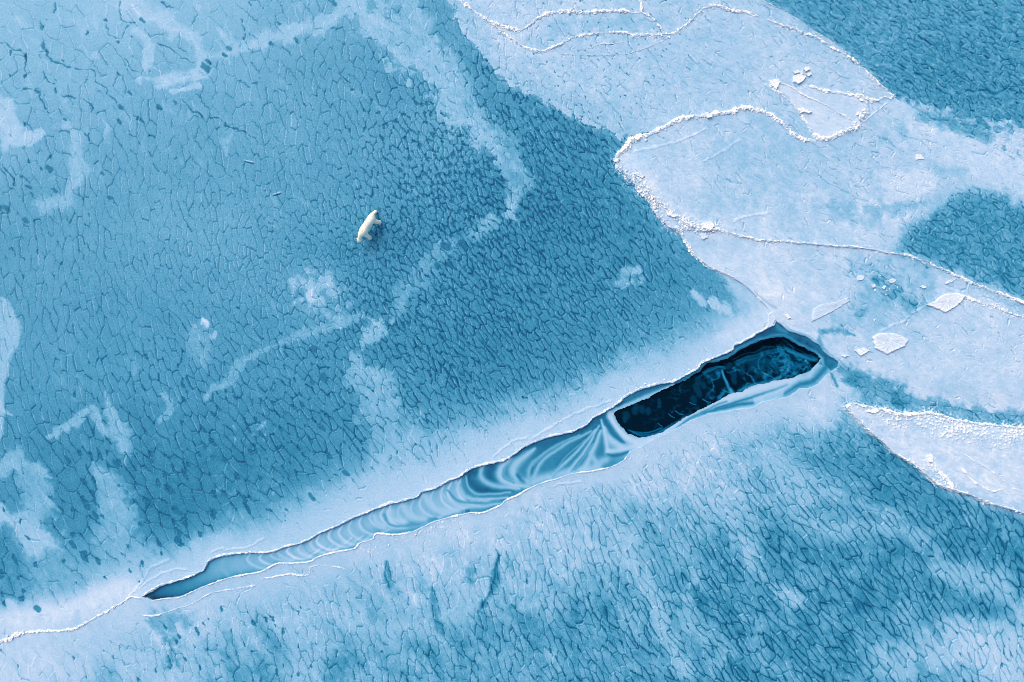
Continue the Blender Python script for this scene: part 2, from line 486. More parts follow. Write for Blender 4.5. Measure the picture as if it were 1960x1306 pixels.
wr = random.Random(44)
for k in range(150):                     # faint broken wisps of frost across the clear ice
    x, y = (wr.uniform(-20, 560), wr.uniform(640, 1120)) if k % 3 == 0 else ((wr.uniform(0, 720), wr.uniform(0, 330)) if k % 3 == 1 else (wr.uniform(500, 1250), wr.uniform(350, 760)))
    L, a = wr.uniform(14, 55), math.radians(wr.gauss(70 if x < 450 and y < 650 else 58, 24))
    dx, dy = L * math.cos(a), L * math.sin(a)
    lv = float(T[np.searchsorted(YS, y).clip(0, NY - 1), np.searchsorted(XS, x).clip(0, NX - 1)]) + wr.uniform(.06, .15)
    patch([(x, y), (x + dx * .5 + wr.gauss(0, 4), y + dy * .5), (x + dx, y + dy)], [1.5, wr.uniform(3, 7), 1.5], lv, .9, 1.6, wr.uniform(.35, .75))
# darker fields of the clear thin ice; the one beside the bear paints its shadow
for pts, w, lv in [([(930, 130), (985, 230), (1080, 290), (1160, 280)], 45, .37), ([(1040, 330), (1130, 330), (1200, 400)], 60, .345), ([(850, 560), (980, 520), (1160, 580)], 70, .36),
                   ([(660, 480), (720, 450), (740, 470)], 26, .33), ([(300, 890), (420, 880), (520, 900)], 50, .31), ([(0, 1060), (25, 1090), (20, 1140)], 34, .30)]:
    patch(pts, w, lv, .9, .6, .6)

# frosted margins along the lead
LU, LL = np.array(LEAD_UP), np.array(LEAD_LO[::-1])
s_ = window(LEAD, 260)
AX = [(-120, 1240), (0, 1222)] + tile(0, 866, (220, 1015), (440, 995), (600, 905), (740, 820))
dU = seg_dist(PX[s_], PY[s_], AX + LEAD_UP)
dL = seg_dist(PX[s_], PY[s_], AX + LEAD_LO[::-1] + [(1560, 760)])
yu = np.interp(PX[s_][0], [a[0] for a in AX + LEAD_UP], [a[1] for a in AX + LEAD_UP])[None, :]
above = PY[s_] < yu
NS2 = fbm(V[s_] * 1.0, U[s_] * .22, 16, 55, 3)
hw = np.interp(PX[s_], [0, 250, 500, 750, 950, 1150, 1350, 1480], [62, 72, 70, 100, 90, 80, 70, 54])
e = dU / hw + .5 * N2[s_] + .25 * N3[s_] + .28 * NS2 + .25 * N1[s_]
mU = sstep(1.35, .15, e) * above
hl = np.interp(PX[s_], [0, 250, 500, 750, 950, 1150, 1350, 1550], [40, 54, 56, 50, 46, 42, 46, 42])
e = dL / hl + .6 * N2[s_] + .2 * N3[s_] + .5 * N1[s_]
mL = sstep(1.7, .15, e) * ~above
edge_fade = np.clip((1640 - PX[s_]) / 120, 0, 1)
lev = np.interp(PX[s_], [0, 300, 600, 1000, 1400], [.78, .75, .74, .765, .76])
m = (mU + mL) * edge_fade
T[s_] += (lev + .05 * N2[s_] + .03 * N1[s_] + .05 * NS2 - T[s_]) * m * .94
SMOOTHED[s_] = np.maximum(SMOOTHED[s_], m)
vein([(-80, 1190), (0, 1188), (90, 1180), (180, 1150), (250, 1125)], [26, 24, 22, 24, 20], .88, .8, .5, .8, 1)

# the sheet below: cloudy streaks of frost
for pts, w, lv in [([(1130, 960), (1170, 1010), (1200, 1060), (1238, 1120), (1262, 1180), (1285, 1240), (1310, 1280)], [20, 18, 14, 14, 12, 16, 14], .64),
                   ([(1330, 930), (1380, 960), (1410, 1000), (1430, 1050), (1470, 1100), (1520, 1150)], [24, 22, 20, 15, 13, 12], .66),
                   ([(1000, 990), (1060, 1030), (1110, 1050), (1160, 1070)], [26, 22, 20, 14], .66), ([(560, 1120), (640, 1170), (700, 1190)], 24, .66),
                   ([(80, 1280), (160, 1240), (260, 1260), (350, 1290)], [50, 34, 30, 26], .68), ([(-40, 1290), (60, 1270)], 60, .78),
                   ([(560, 1190), (600, 1240), (570, 1300)], 22, .62), ([(760, 1200), (840, 1190), (900, 1130)], 20, .62),
                   ([(1500, 950), (1560, 1000), (1640, 1010), (1720, 1010), (1790, 1050)], [18, 22, 18, 16, 16], .60),
                   ([(1790, 1090), (1860, 1110), (1940, 1130), (1990, 1170)], [16, 22, 24, 26], .62), ([(1830, 1180), (1880, 1200), (1960, 1215)], 22, .62),
                   ([(1740, 1250), (1830, 1240), (1900, 1260), (1990, 1290)], [24, 34, 40, 50], .70), ([(1690, 1260), (1740, 1300)], 20, .62), ([(1880, 1240), (1920, 1290)], 26, .74),
                   ([(1480, 880), (1540, 930), (1600, 940)], 24, .62), ([(1310, 1180), (1350, 1220)], 12, .6), ([(1660, 960), (1700, 985)], 14, .62)]:
    vein(pts, [q * 1.15 for q in w] if isinstance(w, list) else w * 1.1, lv + .03, .85, 1.4, .8, .3)
for pts, w, lv in [([(740, 1080), (745, 1120)], 5, .36), ([(955, 1060), (945, 1120), (925, 1160)], [5, 7, 5], .30), ([(825, 1130), (838, 1190), (845, 1205)], [5, 6, 8], .34),
                   ([(895, 1090), (900, 1110)], 8, .38), ([(650, 1270), (635, 1300)], 14, .36), ([(325, 1230), (330, 1260)], 12, .36), ([(310, 1195), (340, 1185)], 18, .46),
                   ([(1330, 1130), (1345, 1150)], 9, .28), ([(1390, 1160), (1420, 1200), (1440, 1215)], [8, 13, 8], .28), ([(1800, 1040), (1860, 1030), (1930, 1060), (1970, 1120)], [16, 20, 22, 26], .31),
                   ([(1770, 1110), (1820, 1150), (1900, 1170)], [14, 20, 14], .33), ([(1480, 1030), (1480, 1100)], 18, .33), ([(1550, 1070), (1600, 1110)], 18, .34), ([(1620, 890), (1700, 900), (1760, 940)], 26, .37),
                   ([(1510, 1230), (1560, 1290)], 24, .33), ([(1660, 930), (1700, 950)], 18, .33), ([(1400, 1270), (1450, 1300)], 14, .33), ([(1690, 1100), (1710, 1130)], 14, .30)]:
    patch(pts, w, lv, .8, 1.2, .8)

# ------------------------------------------------------------------ floes (which cell belongs to which)
region = np.zeros(PX.shape, np.int8)     # 0 sheet, 1..4 floes, 9 lead
s1, d1 = sdist(F1, 130, .6)
_e = seg_dist(PX[s1], PY[s1], EDGE_F1)
d1 = d1 + sstep(60, 20, _e) * (9 * N2[s1] + 8 * N3[s1] + 9 * cell[s1] + 8 * NF[s1])
FT = interp([
    [.8, .8, .8, .8, .8, .8, .8, .80, .78, .74, .76, .70, .6, .5, .5],
    [.8, .8, .8, .8, .8, .8, .8, .80, .77, .74, .76, .78, .8, .8, .8],
    [.8, .8, .8, .8, .8, .8, .8, .76, .76, .80, .74, .72, .76, .8, .8],
    [.8, .8, .8, .8, .8, .8, .8, .76, .76, .80, .80, .80, .80, .7, .7],
    [.8, .8, .8, .8, .8, .8, .8, .76, .76, .80, .86, .84, .70, .80, .80],
    [.8, .8, .8, .8, .8, .8, .8, .76, .76, .80, .80, .82, .84, .82, .82],
    [.8, .8, .8, .8, .8, .8, .8, .76, .76, .80, .80, .84, .89, .88, .88],
    [.8, .8, .8, .8, .8, .8, .8, .76, .76, .80, .80, .82, .86, .87, .88],
    [.8, .8, .8, .8, .8, .8, .8, .76, .76, .80, .80, .82, .86, .87, .88],
    [.8, .8, .8, .8, .8, .8, .8, .76, .76, .80, .80, .82, .86, .87, .88]])
FT += -.025 + .07 * N1 + .07 * N2 + .05 * NS + .03 * N3 + .05 * NV + .03 * NF
T[s1] = np.where(d1 > 0, FT[s1] - .09 * sstep(70, 5, _e) + .03 * N3[s1], T[s1] + (.60 - T[s1]) * .4 * sstep(-14, 0, d1)); region[s1][d1 > 0] = 1
s2, d2 = sdist(F2, 130, .25)
T[s2] = np.where(d2 > 0, FT[s2] + .05 * N2[s2] + .03 * N3[s2], T[s2]); region[s2][d2 > 0] = 2
s3, d3 = sdist(F3, 130, .25)
T[s3] = np.where(d3 > 0, FT[s3] + .03 * N2[s3], T[s3]); region[s3][d3 > 0] = 3
SMOOTHED[region > 0] = .3
# soft blue halo of thinner ice under the outer edges of floes 1 and 2
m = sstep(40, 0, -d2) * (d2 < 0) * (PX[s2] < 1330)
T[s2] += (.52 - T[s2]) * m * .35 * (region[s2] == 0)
# frost blown from floe 3 and 2 across the boundaries
vein([(1345, 470), (1400, 530), (1450, 580), (1480, 610)], [6, 16, 22, 26], .74, .6, .7, .9, .9)
vein([(1480, 600), (1440, 625), (1380, 650)], [30, 26, 14], .80, .7, .7, .9, .9)
vein([(1560, 780), (1600, 740), (1640, 735)], [40, 34, 20], .80, .7, .8, .95, .9)
# far right: dark clear ice and cloudy snow
vein([(1730, 205), (1800, 245), (1870, 290), (1940, 275), (2030, 265)], [14, 30, 40, 30, 40], .78, .6, 1.2, 1, .7)
vein([(1880, 300), (1960, 320), (2040, 330)], 50, .80, .6, 1.2, 1, .7)
vein([(1760, 225), (1830, 240), (1890, 262)], [10, 12, 10], .36, .8, 1, .7, 0)
s_, m = poly_patch([(1712, 480), (1740, 440), (1790, 398), (1840, 370), (1900, 372), (1960, 392), (2060, 420), (2060, 640), (1990, 592), (1930, 568), (1860, 538), (1800, 512), (1750, 492)], .37, 16, 22, .95)
m = m * (region[s_] == 2)
T[s_] += m * (.16 * N2[s_] + .10 * N3[s_])
T[s_] = np.where((region[s_] == 3) & (m < 0), FT[s_], T[s_])
SMOOTHED[s_] *= (1 - .75 * m)
m3 = (region == 3)
T[s3] = np.where(d3 > 0, np.maximum(T[s3], np.where(PY[s3] - 480 > (PX[s3] - 1700) * .40, FT[s3] + .03 * N2[s3], 0)), T[s3])
for pts, w, lv in [([(1640, 520), (1690, 545), (1720, 560), (1760, 560)], [16, 30, 34, 26], .60), ([(1650, 580), (1690, 570), (1740, 580)], [20, 26, 18], .58), ([(1610, 615), (1660, 612)], 14, .66),
                   ([(1690, 545), (1740, 575)], 14, .46), ([(1640, 605), (1655, 595)], 6, .48), ([(1672, 532), (1686, 530)], 8, .44), ([(1735, 490), (1770, 505)], 8, .55),
                   ([(1850, 540), (1900, 565), (1960, 600)], 10, .66), ([(1570, 640), (1570, 670), (1582, 690)], [5, 5, 8], .46), ([(1575, 635), (1600, 632), (1635, 643)], [4, 6, 3], .42)]:
    s_, m = patch(pts, w, lv, .8, 1.3, .85)
    SMOOTHED[s_] *= (1 - .5 * m)
for pts, w, lv in [([(1610, 712), (1650, 735), (1700, 750), (1740, 768)], [14, 22, 20, 12], .42), ([(1660, 752), (1730, 772), (1800, 780), (1880, 790), (1960, 798), (2040, 806)], [12, 16, 12, 11, 10, 10], .48),
                   ([(1630, 725), (1640, 735)], 9, .34), ([(1715, 762), (1735, 775)], 7, .32), ([(1592, 720), (1606, 740)], 4, .42)]:
    s_, m = patch(pts, w, lv, .7, 1.2, .9)
    SMOOTHED[s_] *= (1 - .6 * m)
vein([(1660, 800), (1610, 780), (1640, 760)], [8, 10, 8], .66, .8, .8, .5)
for pts, w, lv in [([(1420, 300), (1470, 330), (1540, 320)], 34, .70), ([(1400, 340), (1440, 360), (1500, 350)], 24, .70), ([(1060, 60), (1120, 40), (1215, 45), (1260, 40)], [10, 12, 12, 8], .60),
                   ([(1020, 75), (1050, 85)], 12, .64), ([(1160, 170), (1210, 200), (1260, 150), (1290, 130)], 20, .70), ([(1020, 120), (1050, 150)], 20, .70), ([(1590, 395), (1640, 400), (1700, 400), (1760, 390)], [10, 12, 13, 8], .55),
                   ([(1680, 420), (1640, 425), (1600, 410)], 10, .62), ([(1560, 290), (1590, 320), (1570, 350)], 22, .72), ([(1780, 340), (1830, 330)], 12, .64), ([(1620, 470), (1580, 440), (1500, 430)], 14, .74),
                   ([(1690, 270), (1720, 285)], 8, .66), ([(1720, 240), (1730, 255)], 7, .6)]:
    patch(pts, w, lv, 1.0, 1.3, .7)
poly_patch([(1672, 330), (1700, 322), (1740, 325), (1788, 330), (1790, 355), (1770, 372), (1720, 392), (1690, 385), (1680, 360)], .89, 7, 9, .6)
FANP = tile(1470, 0, (10, 465), (50, 462), (130, 500), (225, 490), (330, 522), (440, 540), (560, 575), (575, 620), (545, 680), (480, 735), (400, 765), (330, 790), (275, 785), (245, 755), (160, 620), (90, 550))
s_fan, m_fan = poly_patch(FANP, .88, 3, 3, .75)
s_fan2, m_fan2 = poly_patch(tile(1470, 0, (150, 500), (230, 495), (480, 555), (520, 600), (480, 680), (380, 640), (250, 560)), .78, 8, 10, .6)
SMOOTHED[s_fan] = np.maximum(SMOOTHED[s_fan], m_fan)
# pale foot of the ridges inside the floes
vein([(1200, 300), (1240, 345), (1290, 400), (1340, 435)], [16, 16, 12, 10], .86, .9, .8, .6)
s4, d4 = sdist(WEDGE, 90, .25)
T[s4] = np.where(d4 > 0, .85 + .05 * N2[s4] + .05 * NS[s4] + .04 * N3[s4] + .04 * NF[s4] - .08 * sstep(18, 0, d4) * 0, T[s4]); region[s4][d4 > 0] = 4; SMOOTHED[s4][d4 > 0] = .9
patch([(1770, 905), (1830, 930), (1880, 955), (1960, 978)], [7, 12, 14, 14], .72, .8, .8, .8)
patch([(1640, 800), (1680, 830)], 8, .74, .8, .8, .6)
patch([(1690, 790), (1760, 812), (1850, 830), (1960, 850)], [8, 12, 16, 18], .80, .8, 1.0, .8)

sl9, d9 = sdist(LEAD, 40, .45)
region[sl9][d9 > 0] = 9
LEADD = np.full(PX.shape, -99, np.float32); LEADD[sl9] = d9

act = CK * (1 - SMOOTHED * np.float32(.78))
act = act * np.where(region == 0, 1, np.where(region == 4, 0, np.where(T < .55, .95, 0) + np.where(T < .55, 0, 1) * np.clip(np.where(region == 1, .80, .62) + .6 * N1 + .35 * N2, .25, 1)))
vis = sstep(.92 - act, 1.25 - act, er + .30 * N2 + .35 * CHAIN) * (.28 + .72 * er2) * (1 - .40 * steep * LEFTW)
vis = vis * sstep(-1.0, -.1, N3 + .8 * (er2 - .3) + act * .5)
wid = (.60 + .9 * er2 ** 3 + 2.6 * np.maximum(0, PK + .1 * N1 - .1) * hashf(np.minimum(I1, I2), np.maximum(I1, I2), 8) ** 4)
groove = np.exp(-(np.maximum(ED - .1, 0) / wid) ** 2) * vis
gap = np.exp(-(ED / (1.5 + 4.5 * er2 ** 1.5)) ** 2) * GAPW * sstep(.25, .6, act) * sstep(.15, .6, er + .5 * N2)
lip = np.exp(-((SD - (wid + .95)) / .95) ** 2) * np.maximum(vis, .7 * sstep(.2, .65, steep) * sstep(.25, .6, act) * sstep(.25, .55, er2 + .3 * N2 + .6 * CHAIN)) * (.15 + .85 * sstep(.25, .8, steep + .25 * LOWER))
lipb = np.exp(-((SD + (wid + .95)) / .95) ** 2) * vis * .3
# pockets of dark water where three plates part
jr = hashf(I1 + I2 + I3, np.maximum(np.maximum(I1, I2), I3), 9)
th = np.maximum(0, PK * 1.25 - jr) * 1.15
th = np.minimum(th, .50) * (1 - SMOOTHED) * np.where(region == 0, 1, .5)
pocket = sstep(0.02, .09, th - (F3d - F1d) + .10 * N3)
pocket[th <= 0.01] = 0


TILT = -(PX - SEED[I1, 0]) * .62 - (PY - SEED[I1, 1]) * .60
TILT = np.where((PX > LO + 10) & (PX < W - LO - 10) & (PY > LO + 10) & (PY < H - LO - 10), TILT, 0)
TILT = TILT * (region == 0) * act * (cell + .75) * .0012
# finer scaly texture of the far right and floes: short wind-cut scratches
Ua = PX * math.cos(.62) + PY * math.sin(.62); Va = -PX * math.sin(.62) + PY * math.cos(.62)
scr = fbm(Ua * .38 + 2.5 * N3, Va + 2.5 * N2, 5.5, 21, 3, .6)
scr2 = fbm(Ua * .35 + 3 * N3, Va + 3 * N3, 9.0, 22, 3, .6)
far = sstep(1400, 1620, PX + 1.2 * (PY < 300) * 0) * sstep(640, 560, PY)
isfloe = (region >= 1) & (region <= 3)
tex = np.where(isfloe, .6, np.where(region == 4, .8, far))
RG1 = sstep(1440, 1500, PX) * (region == 0) * sstep(320, 250, PY)
grain = fbm(PX, PY, 3.0, 23, 2, .8)
RGT = sstep(1440, 1500, PX) * (region == 0) * sstep(320, 250, PY)
lightside = 1 - np.clip((T - .62) / .3, 0, 1)

dT = 0
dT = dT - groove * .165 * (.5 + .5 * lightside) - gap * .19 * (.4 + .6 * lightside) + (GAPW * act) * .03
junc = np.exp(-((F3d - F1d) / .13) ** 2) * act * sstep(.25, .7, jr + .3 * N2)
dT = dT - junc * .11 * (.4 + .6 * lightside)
dT = dT + lip * (.25 - .10 * RGT) * (.4 + .6 * lightside)  # frost on raised lips, with the sunlit edge of each crack painted in
T0 = T.copy()
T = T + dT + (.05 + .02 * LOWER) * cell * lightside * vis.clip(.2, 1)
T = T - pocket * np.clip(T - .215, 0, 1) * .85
T = T + .11 * grain * (.35 + .65 * lightside) + .035 * N3
T = T + tex * (.060 * scr + .070 * scr2) + RG1 * (-.01 + .065 * scr + .05 * scr2 + .05 * N3)

# relief in metres
Z = .004 * N2 + .010 * N1
Z = Z - .055 * groove + .048 * lip + .010 * lipb - .030 * pocket - .025 * gap
Z = Z + (F1d * 0 + .016 * cell) * (1 - SMOOTHED) * (region == 0)
Z = Z + TILT + .014 * grain + tex * (.028 * scr + .034 * scr2) + RG1 * (.028 * scr + .020 * scr2)
Z = Z + .010 * N3 * SMOOTHED
Z[s_fan] += .06 * m_fan


def line(pts, width, dt, dz, rag=.6, wob=1.0):
    """A crack or a low welt drawn into frost map and relief."""
    p = catmull(pts, 5)
    s_ = window(p, width * 4 + 6)
    d = seg_dist(PX[s_] + wob * (QX[s_] - PX[s_]), PY[s_] + wob * (QY[s_] - PY[s_]), p)
    w = width * (1 + rag * (N3[s_] * 1.5 + .8 * NF[s_]))
    g = np.exp(-(d / np.maximum(w, .3)) ** 2)
    T[s_] += g * dt
    Z[s_] += g * dz


# big single cracks, upper left
for pts, w in [([(-5, 86), (12, 82), (25, 95), (40, 98), (50, 108)], 1.6), ([(42, 95), (52, 112), (47, 128), (48, 148)], 1.8), ([(107, 6), (103, 20)], 2.4), ([(80, 42), (83, 55)], 2.8),
               ([(81, 70), (82, 86), (90, 98), (93, 112), (105, 117), (118, 120), (132, 129)], 2.6), ([(142, 131), (160, 135), (176, 134), (184, 148), (198, 166), (208, 182), (220, 190), (226, 200)], 1.6),
               ([(85, 142), (90, 154), (105, 160)], 2.0), ([(40, 173), (60, 172), (75, 178), (80, 195), (88, 210)], 2.0), ([(120, 180), (140, 190)], 2.2), ([(160, 190), (172, 200), (176, 212)], 2.0),
               ([(232, 5), (230, 22), (240, 42), (256, 46)], 1.2), ([(205, 48), (208, 65), (225, 72), (236, 62), (242, 48)], 1.3), ([(308, 5), (330, 16)], 1.8), ([(463, 38), (467, 60), (474, 92)], 2.6),
               ([(300, 80), (325, 95), (345, 108), (370, 120)], 1.3), ([(240, 115), (258, 140)], 1.3), ([(5, 315), (20, 340), (30, 355)], 2.4), ([(350, 192), (370, 208), (390, 225)], 1.6),
               ([(400, 228), (420, 228), (440, 245), (470, 252), (480, 262)], 1.6), ([(650, 140), (670, 158)], 1.2)]:
    line(pts, w * .72, -.30, -.03, 1.5, 2.0)
for x, y, r in [(273, 38, 6), (392, 128, 9), (398, 118, 6), (440, 92, 6), (432, 105, 5), (272, 230, 6), (304, 208, 7), (228, 232, 5), (233, 204, 6), (335, 195, 5), (95, 324, 7), (55, 358, 6), (103, 363, 7),
                (12, 400, 9), (48, 422, 6), (123, 226, 4), (250, 178, 5), (196, 332, 5), (214, 378, 5), (163, 258, 4), (480, 8, 5), (566, 75, 6), (520, 85, 5), (534, 44, 4), (640, 5, 6), (853, 471, 8), (886, 468, 7),
                (917, 468, 6), (838, 508, 6), (863, 505, 6), (1050, 312, 6), (1075, 280, 5), (1022, 378, 6), (622, 722, 8), (598, 732, 6), (603, 668, 6), (545, 675, 5), (520, 745, 6), (545, 790, 4), (617, 820, 7), (662, 905, 6),
                (597, 950, 7), (550, 978, 5), (450, 760, 5), (390, 850, 8), (290, 882, 6), (324, 938, 8), (340, 978, 10), (220, 885, 7), (140, 1042, 8), (182, 985, 7), (272, 1005, 6), (70, 1165, 7), (160, 920, 6), (130, 880, 5),
                (742, 622, 7), (755, 632, 5), (805, 622, 5), (850, 645, 4), (700, 575, 4), (850, 550, 5), (905, 555, 5)]:
    patch([(x - r * .4, y - r * .3), (x + r * .4, y + r * .5)], r * .60, .22, .3, .95, .8)
for pts in [[(470, 310), (478, 312), (484, 313)], [(507, 366), (509, 358)], [(524, 375), (537, 371)]]:
    line(pts, 1.2, -.28, -.05, .1, 0); line([(a, b - 2.4) for a, b in pts], 1.2, .4, .05, .1, 0)
for pts, w in [([(1246, 33), (1260, 47), (1263, 55)], 1.8), ([(1680, 262), (1700, 272), (1712, 284)], 1.6), ([(1570, 345), (1600, 360), (1630, 375), (1660, 385)], 1.1), ([(1735, 195), (1760, 212), (1790, 228), (1815, 232)], 2.4), ([(1850, 175), (1890, 173), (1905, 180), (1930, 170), (1955, 178)], 2.2),
               ([(1860, 290), (1890, 300)], 1.3), ([(1184, 125), (1196, 140), (1208, 142)], 1.4), ([(1160, 155), (1172, 168), (1165, 178)], 1.6), ([(1150, 180), (1170, 205), (1185, 220)], 1.5), ([(1235, 150), (1250, 165)], 1.2), ([(1445, 560), (1462, 575), (1483, 592)], 2.2),
               ([(1590, 715), (1605, 740)], 1.8), ([(740, 1075), (738, 1100), (748, 1130), (752, 1145)], 1.6), ([(640, 1115), (645, 1150), (660, 1180)], 1.2), ([(955, 1065), (950, 1090), (945, 1115), (930, 1150), (920, 1165)], 2.4), ([(1120, 1130), (1145, 1185), (1180, 1210), (1200, 1250)], 1.4), ([(1830, 1270), (1870, 1290), (1910, 1308)], 1.8)]:
    line(pts, w, -.16, -.03, .8)
# faint pale welts on the snow near the lead
for pts in [tile(0, 866, (740, 812), (820, 720), (860, 655), (960, 610)), tile(0, 866, (790, 770), (880, 705), (980, 670), (1060, 660)), z8((560, 465), (640, 430), (680, 445), (820, 420), (870, 400), (930, 362)), z7((960, 410), (1100, 310), (1190, 280)),
            tile(980, 430, (120, 1210), (260, 1130), (390, 1060), (560, 1000)), z7((1560, 590), (1450, 600), (1380, 620)), tile(1470, 430, (890, 460), (800, 520), (740, 560), (640, 600)),
            tile(980, 0, (1250, 1260), (1330, 1235), (1454, 1215)), tile(980, 0, (700, 860), (900, 820), (1100, 740)), tile(980, 0, (1080, 920), (1160, 880), (1300, 800))]:
    line(pts, 2.0, .06, .03, .5)
T = np.clip(T, np.where(region == 0, .17, .25), 1)

# brash: fine crumbs of broken ice strewn beside the ridges
CR = fbm(PX, PY, 4.6, 401, 2, .7)


def brash(pts, reach, thr, off=(0, 0), dz=.05):
    p = catmull(pts, 5) + np.array(off)
    s_ = window(p, reach * 2.5)
    d = seg_dist(QX[s_], QY[s_], p)
    m = np.exp(-(d / reach) ** 2) * sstep(thr, thr + .14, CR[s_] + .45 * N2[s_] + .25 * N3[s_]) * (region[s_] != 9)
    T[s_] += (.98 - T[s_]) * m
    Z[s_] += dz * m


for pts, r, t in [(R_S, 5, .28), (R_FAN_LOW, 7, .2), (R_A0, 5, .28), (R_A1, 6, .26), (R_TOPRIGHT, 6, .22), (R_F2L[:8], 10, .16), (R_F2IN, 9, .14), (R_C, 5, .24), (R_D, 7, .2), (R_WUP, 9, .12), (R_WLO, 5, .24)]:
    brash(pts, r, t)
brash([(x, y + 14) for x, y in R_WUP[3:]], 15, .12, dz=.06)
brash([(x, y + 34) for x, y in R_WUP[6:]], 14, .28, dz=.05)
brash(tile(1470, 866, (900, 40), (960, 120), (1040, 205)), 9, .12)
brash(R5_FAN, 16, .22)
brash([(1300, 425), (1345, 440), (1370, 436)], 12, .10)
brash(z8((1620, 460), (1760, 420), (1900, 380)) + z7((420, 965), (600, 890), (700, 870)), 12, .34, dz=.03)

# ------------------------------------------------------------------ lead: swirled new ice and open water
LT = np.interp(PX, [250, 300, 340, 400, 480, 560, 700, 800, 890], [.30, .33, .38, .50, .58, .64, .58, .56, .56]).astype(np.float32)
LT = np.where(PX > 890, np.interp(PX, [890, 930, 1160, 1200], [.42, .33, .30, .42]), LT).astype(np.float32)
sL = window(LEAD, 30)
dUp = seg_dist(PX[sL], PY[sL], LEAD_UP + LEAD_RT[:6]); dLo = seg_dist(PX[sL], PY[sL], LEAD_LO)
LT[sL] -= np.where(PX[sL] < 900, .16 * np.exp(-dUp / 9) + .20 * np.exp(-dLo / 8), 0)


# margins of the open pool
ring = window(POOL_A, 40)
dPool = seg_dist(PX[ring] + .3 * (QX[ring] - PX[ring]), PY[ring] + .3 * (QY[ring] - PY[ring]), POOL_A, True)
rm = PX[ring] > 1172
rw = sstep(1172, 1225, PX[ring])
uprt = dUp_ = seg_dist(PX[ring], PY[ring], LEAD_UP[-20:] + LEAD_RT[:7])
loo = seg_dist(PX[ring], PY[ring], LEAD_RT[7:] + LEAD_LO[:12])
mm = (uprt < loo) & rm & (PX[ring] > 1290)
LT[ring] = np.where(mm, .21 + .10 * np.exp(-uprt / 3.0) + .12 * np.exp(-((dPool - 3) / 2.4) ** 2) + .04 * N3[ring], LT[ring])
mm2 = (uprt >= loo) & rm
LT[ring] = np.where(mm2, LT[ring] + rw * (.62 + .06 * N3[ring] - LT[ring]), LT[ring])


def brush(pts, width, level, mix=.9, soft=1.0):
    p = catmull(pts, 5)
    w = width if isinstance(width, (list, tuple)) else [width, width]
    s_ = window(p, max(w) * 2.6)
    d, t = seg_dist(PX[s_] + .35 * (QX[s_] - PX[s_]), PY[s_] + .35 * (QY[s_] - PY[s_]), p, False, True)
    ww = np.interp(t, np.linspace(0, 1, len(w)), w)
    m = np.exp(-(d / ww) ** (2 * soft)) * mix
    LT[s_] += (level - LT[s_]) * m


rg = random.Random(12)
up = catmull(LEAD_UP, 3); lo = catmull(LEAD_LO[::-1], 3)
def yl(c, x): return float(np.interp(x, c[:, 0], c[:, 1]))
for k in range(46):                                   # arcs of frost blown across the narrow part
    x0 = 470 + k * 9.6 + rg.uniform(-4, 4)
    y0, h = yl(up, x0), yl(lo, x0 + 10) - yl(up, x0)
    pts = [(x0 + 2, y0 + .05 * h), (x0 - 5, y0 + .35 * h), (x0 + 6, y0 + .65 * h), (x0 + 30, y0 + .80 * h), (x0 + 62, yl(up, x0 + 62) + .98 * h)]
    brush(pts, [1.5, 3.2, 3, 2], (.80 if k % 2 else .48) + rg.uniform(-.05, .05), rg.uniform(.35, .8))
for a in (430, 455):
    brush([(a, yl(up, a) + 4), (a - 8, yl(up, a) + 22), (a + 5, yl(lo, a) - 5)], 4, .54, .5)
Lb = lambda *p: z7(*p)
brush(Lb((830, 520), (790, 570), (830, 630), (920, 655), (1100, 648)), [11, 15, 14, 8, 3], .20, .95)
brush(Lb((950, 490), (935, 545), (970, 595), (1060, 625), (1160, 635)), [13, 12, 10, 6, 2], .21, .95)
brush(Lb((1240, 330), (1130, 400), (1060, 460)), [10, 14, 10], .24, .9)
for pts, w, lv in [(Lb((885, 480), (868, 540), (905, 592), (1000, 625), (1140, 640)), [4, 5.5, 6, 4.5, 2.5], .60), (Lb((1075, 430), (1008, 505), (1015, 570), (1090, 612), (1205, 622)), [5, 7, 8, 7, 4], .68),
                   (Lb((1250, 360), (1120, 460), (1098, 525), (1140, 580), (1225, 600)), [3, 7, 9, 8, 5], .66), (Lb((1030, 500), (1030, 560), (1100, 600)), [1.6, 2, 2], .42), (Lb((1130, 545), (1165, 590), (1235, 618)), [4, 5, 2], .25),
                   (Lb((770, 555), (790, 640), (880, 680), (1080, 665)), [2, 3, 3, 2], .55), (Lb((740, 560), (770, 660), (880, 700), (1090, 680)), [2, 3, 3, 2], .34), (Lb((700, 590), (750, 690), (880, 715), (1060, 700)), [3, 4, 3, 2], .62),
                   (Lb((640, 650), (720, 725), (900, 742), (1040, 722)), [2, 3, 3, 2], .36), (Lb((590, 660), (680, 745), (860, 765), (990, 745)), [3, 4, 4, 2], .62), (Lb((200, 820), (230, 880), (330, 900), (560, 850)), [3, 3, 6, 4], .36),
                   (Lb((130, 830), (150, 880), (200, 900)), 5, .66), (Lb((240, 800), (250, 850), (330, 870)), 7, .68), (Lb((330, 760), (380, 830), (480, 850)), 7, .66), (Lb((480, 690), (560, 780), (700, 790)), 7, .66)]:
    brush(pts, w, lv)
brush(Lb((1210, 600), (1330, 560), (1500, 520), (1680, 490)), [10, 9, 9, 8], .66, .85)
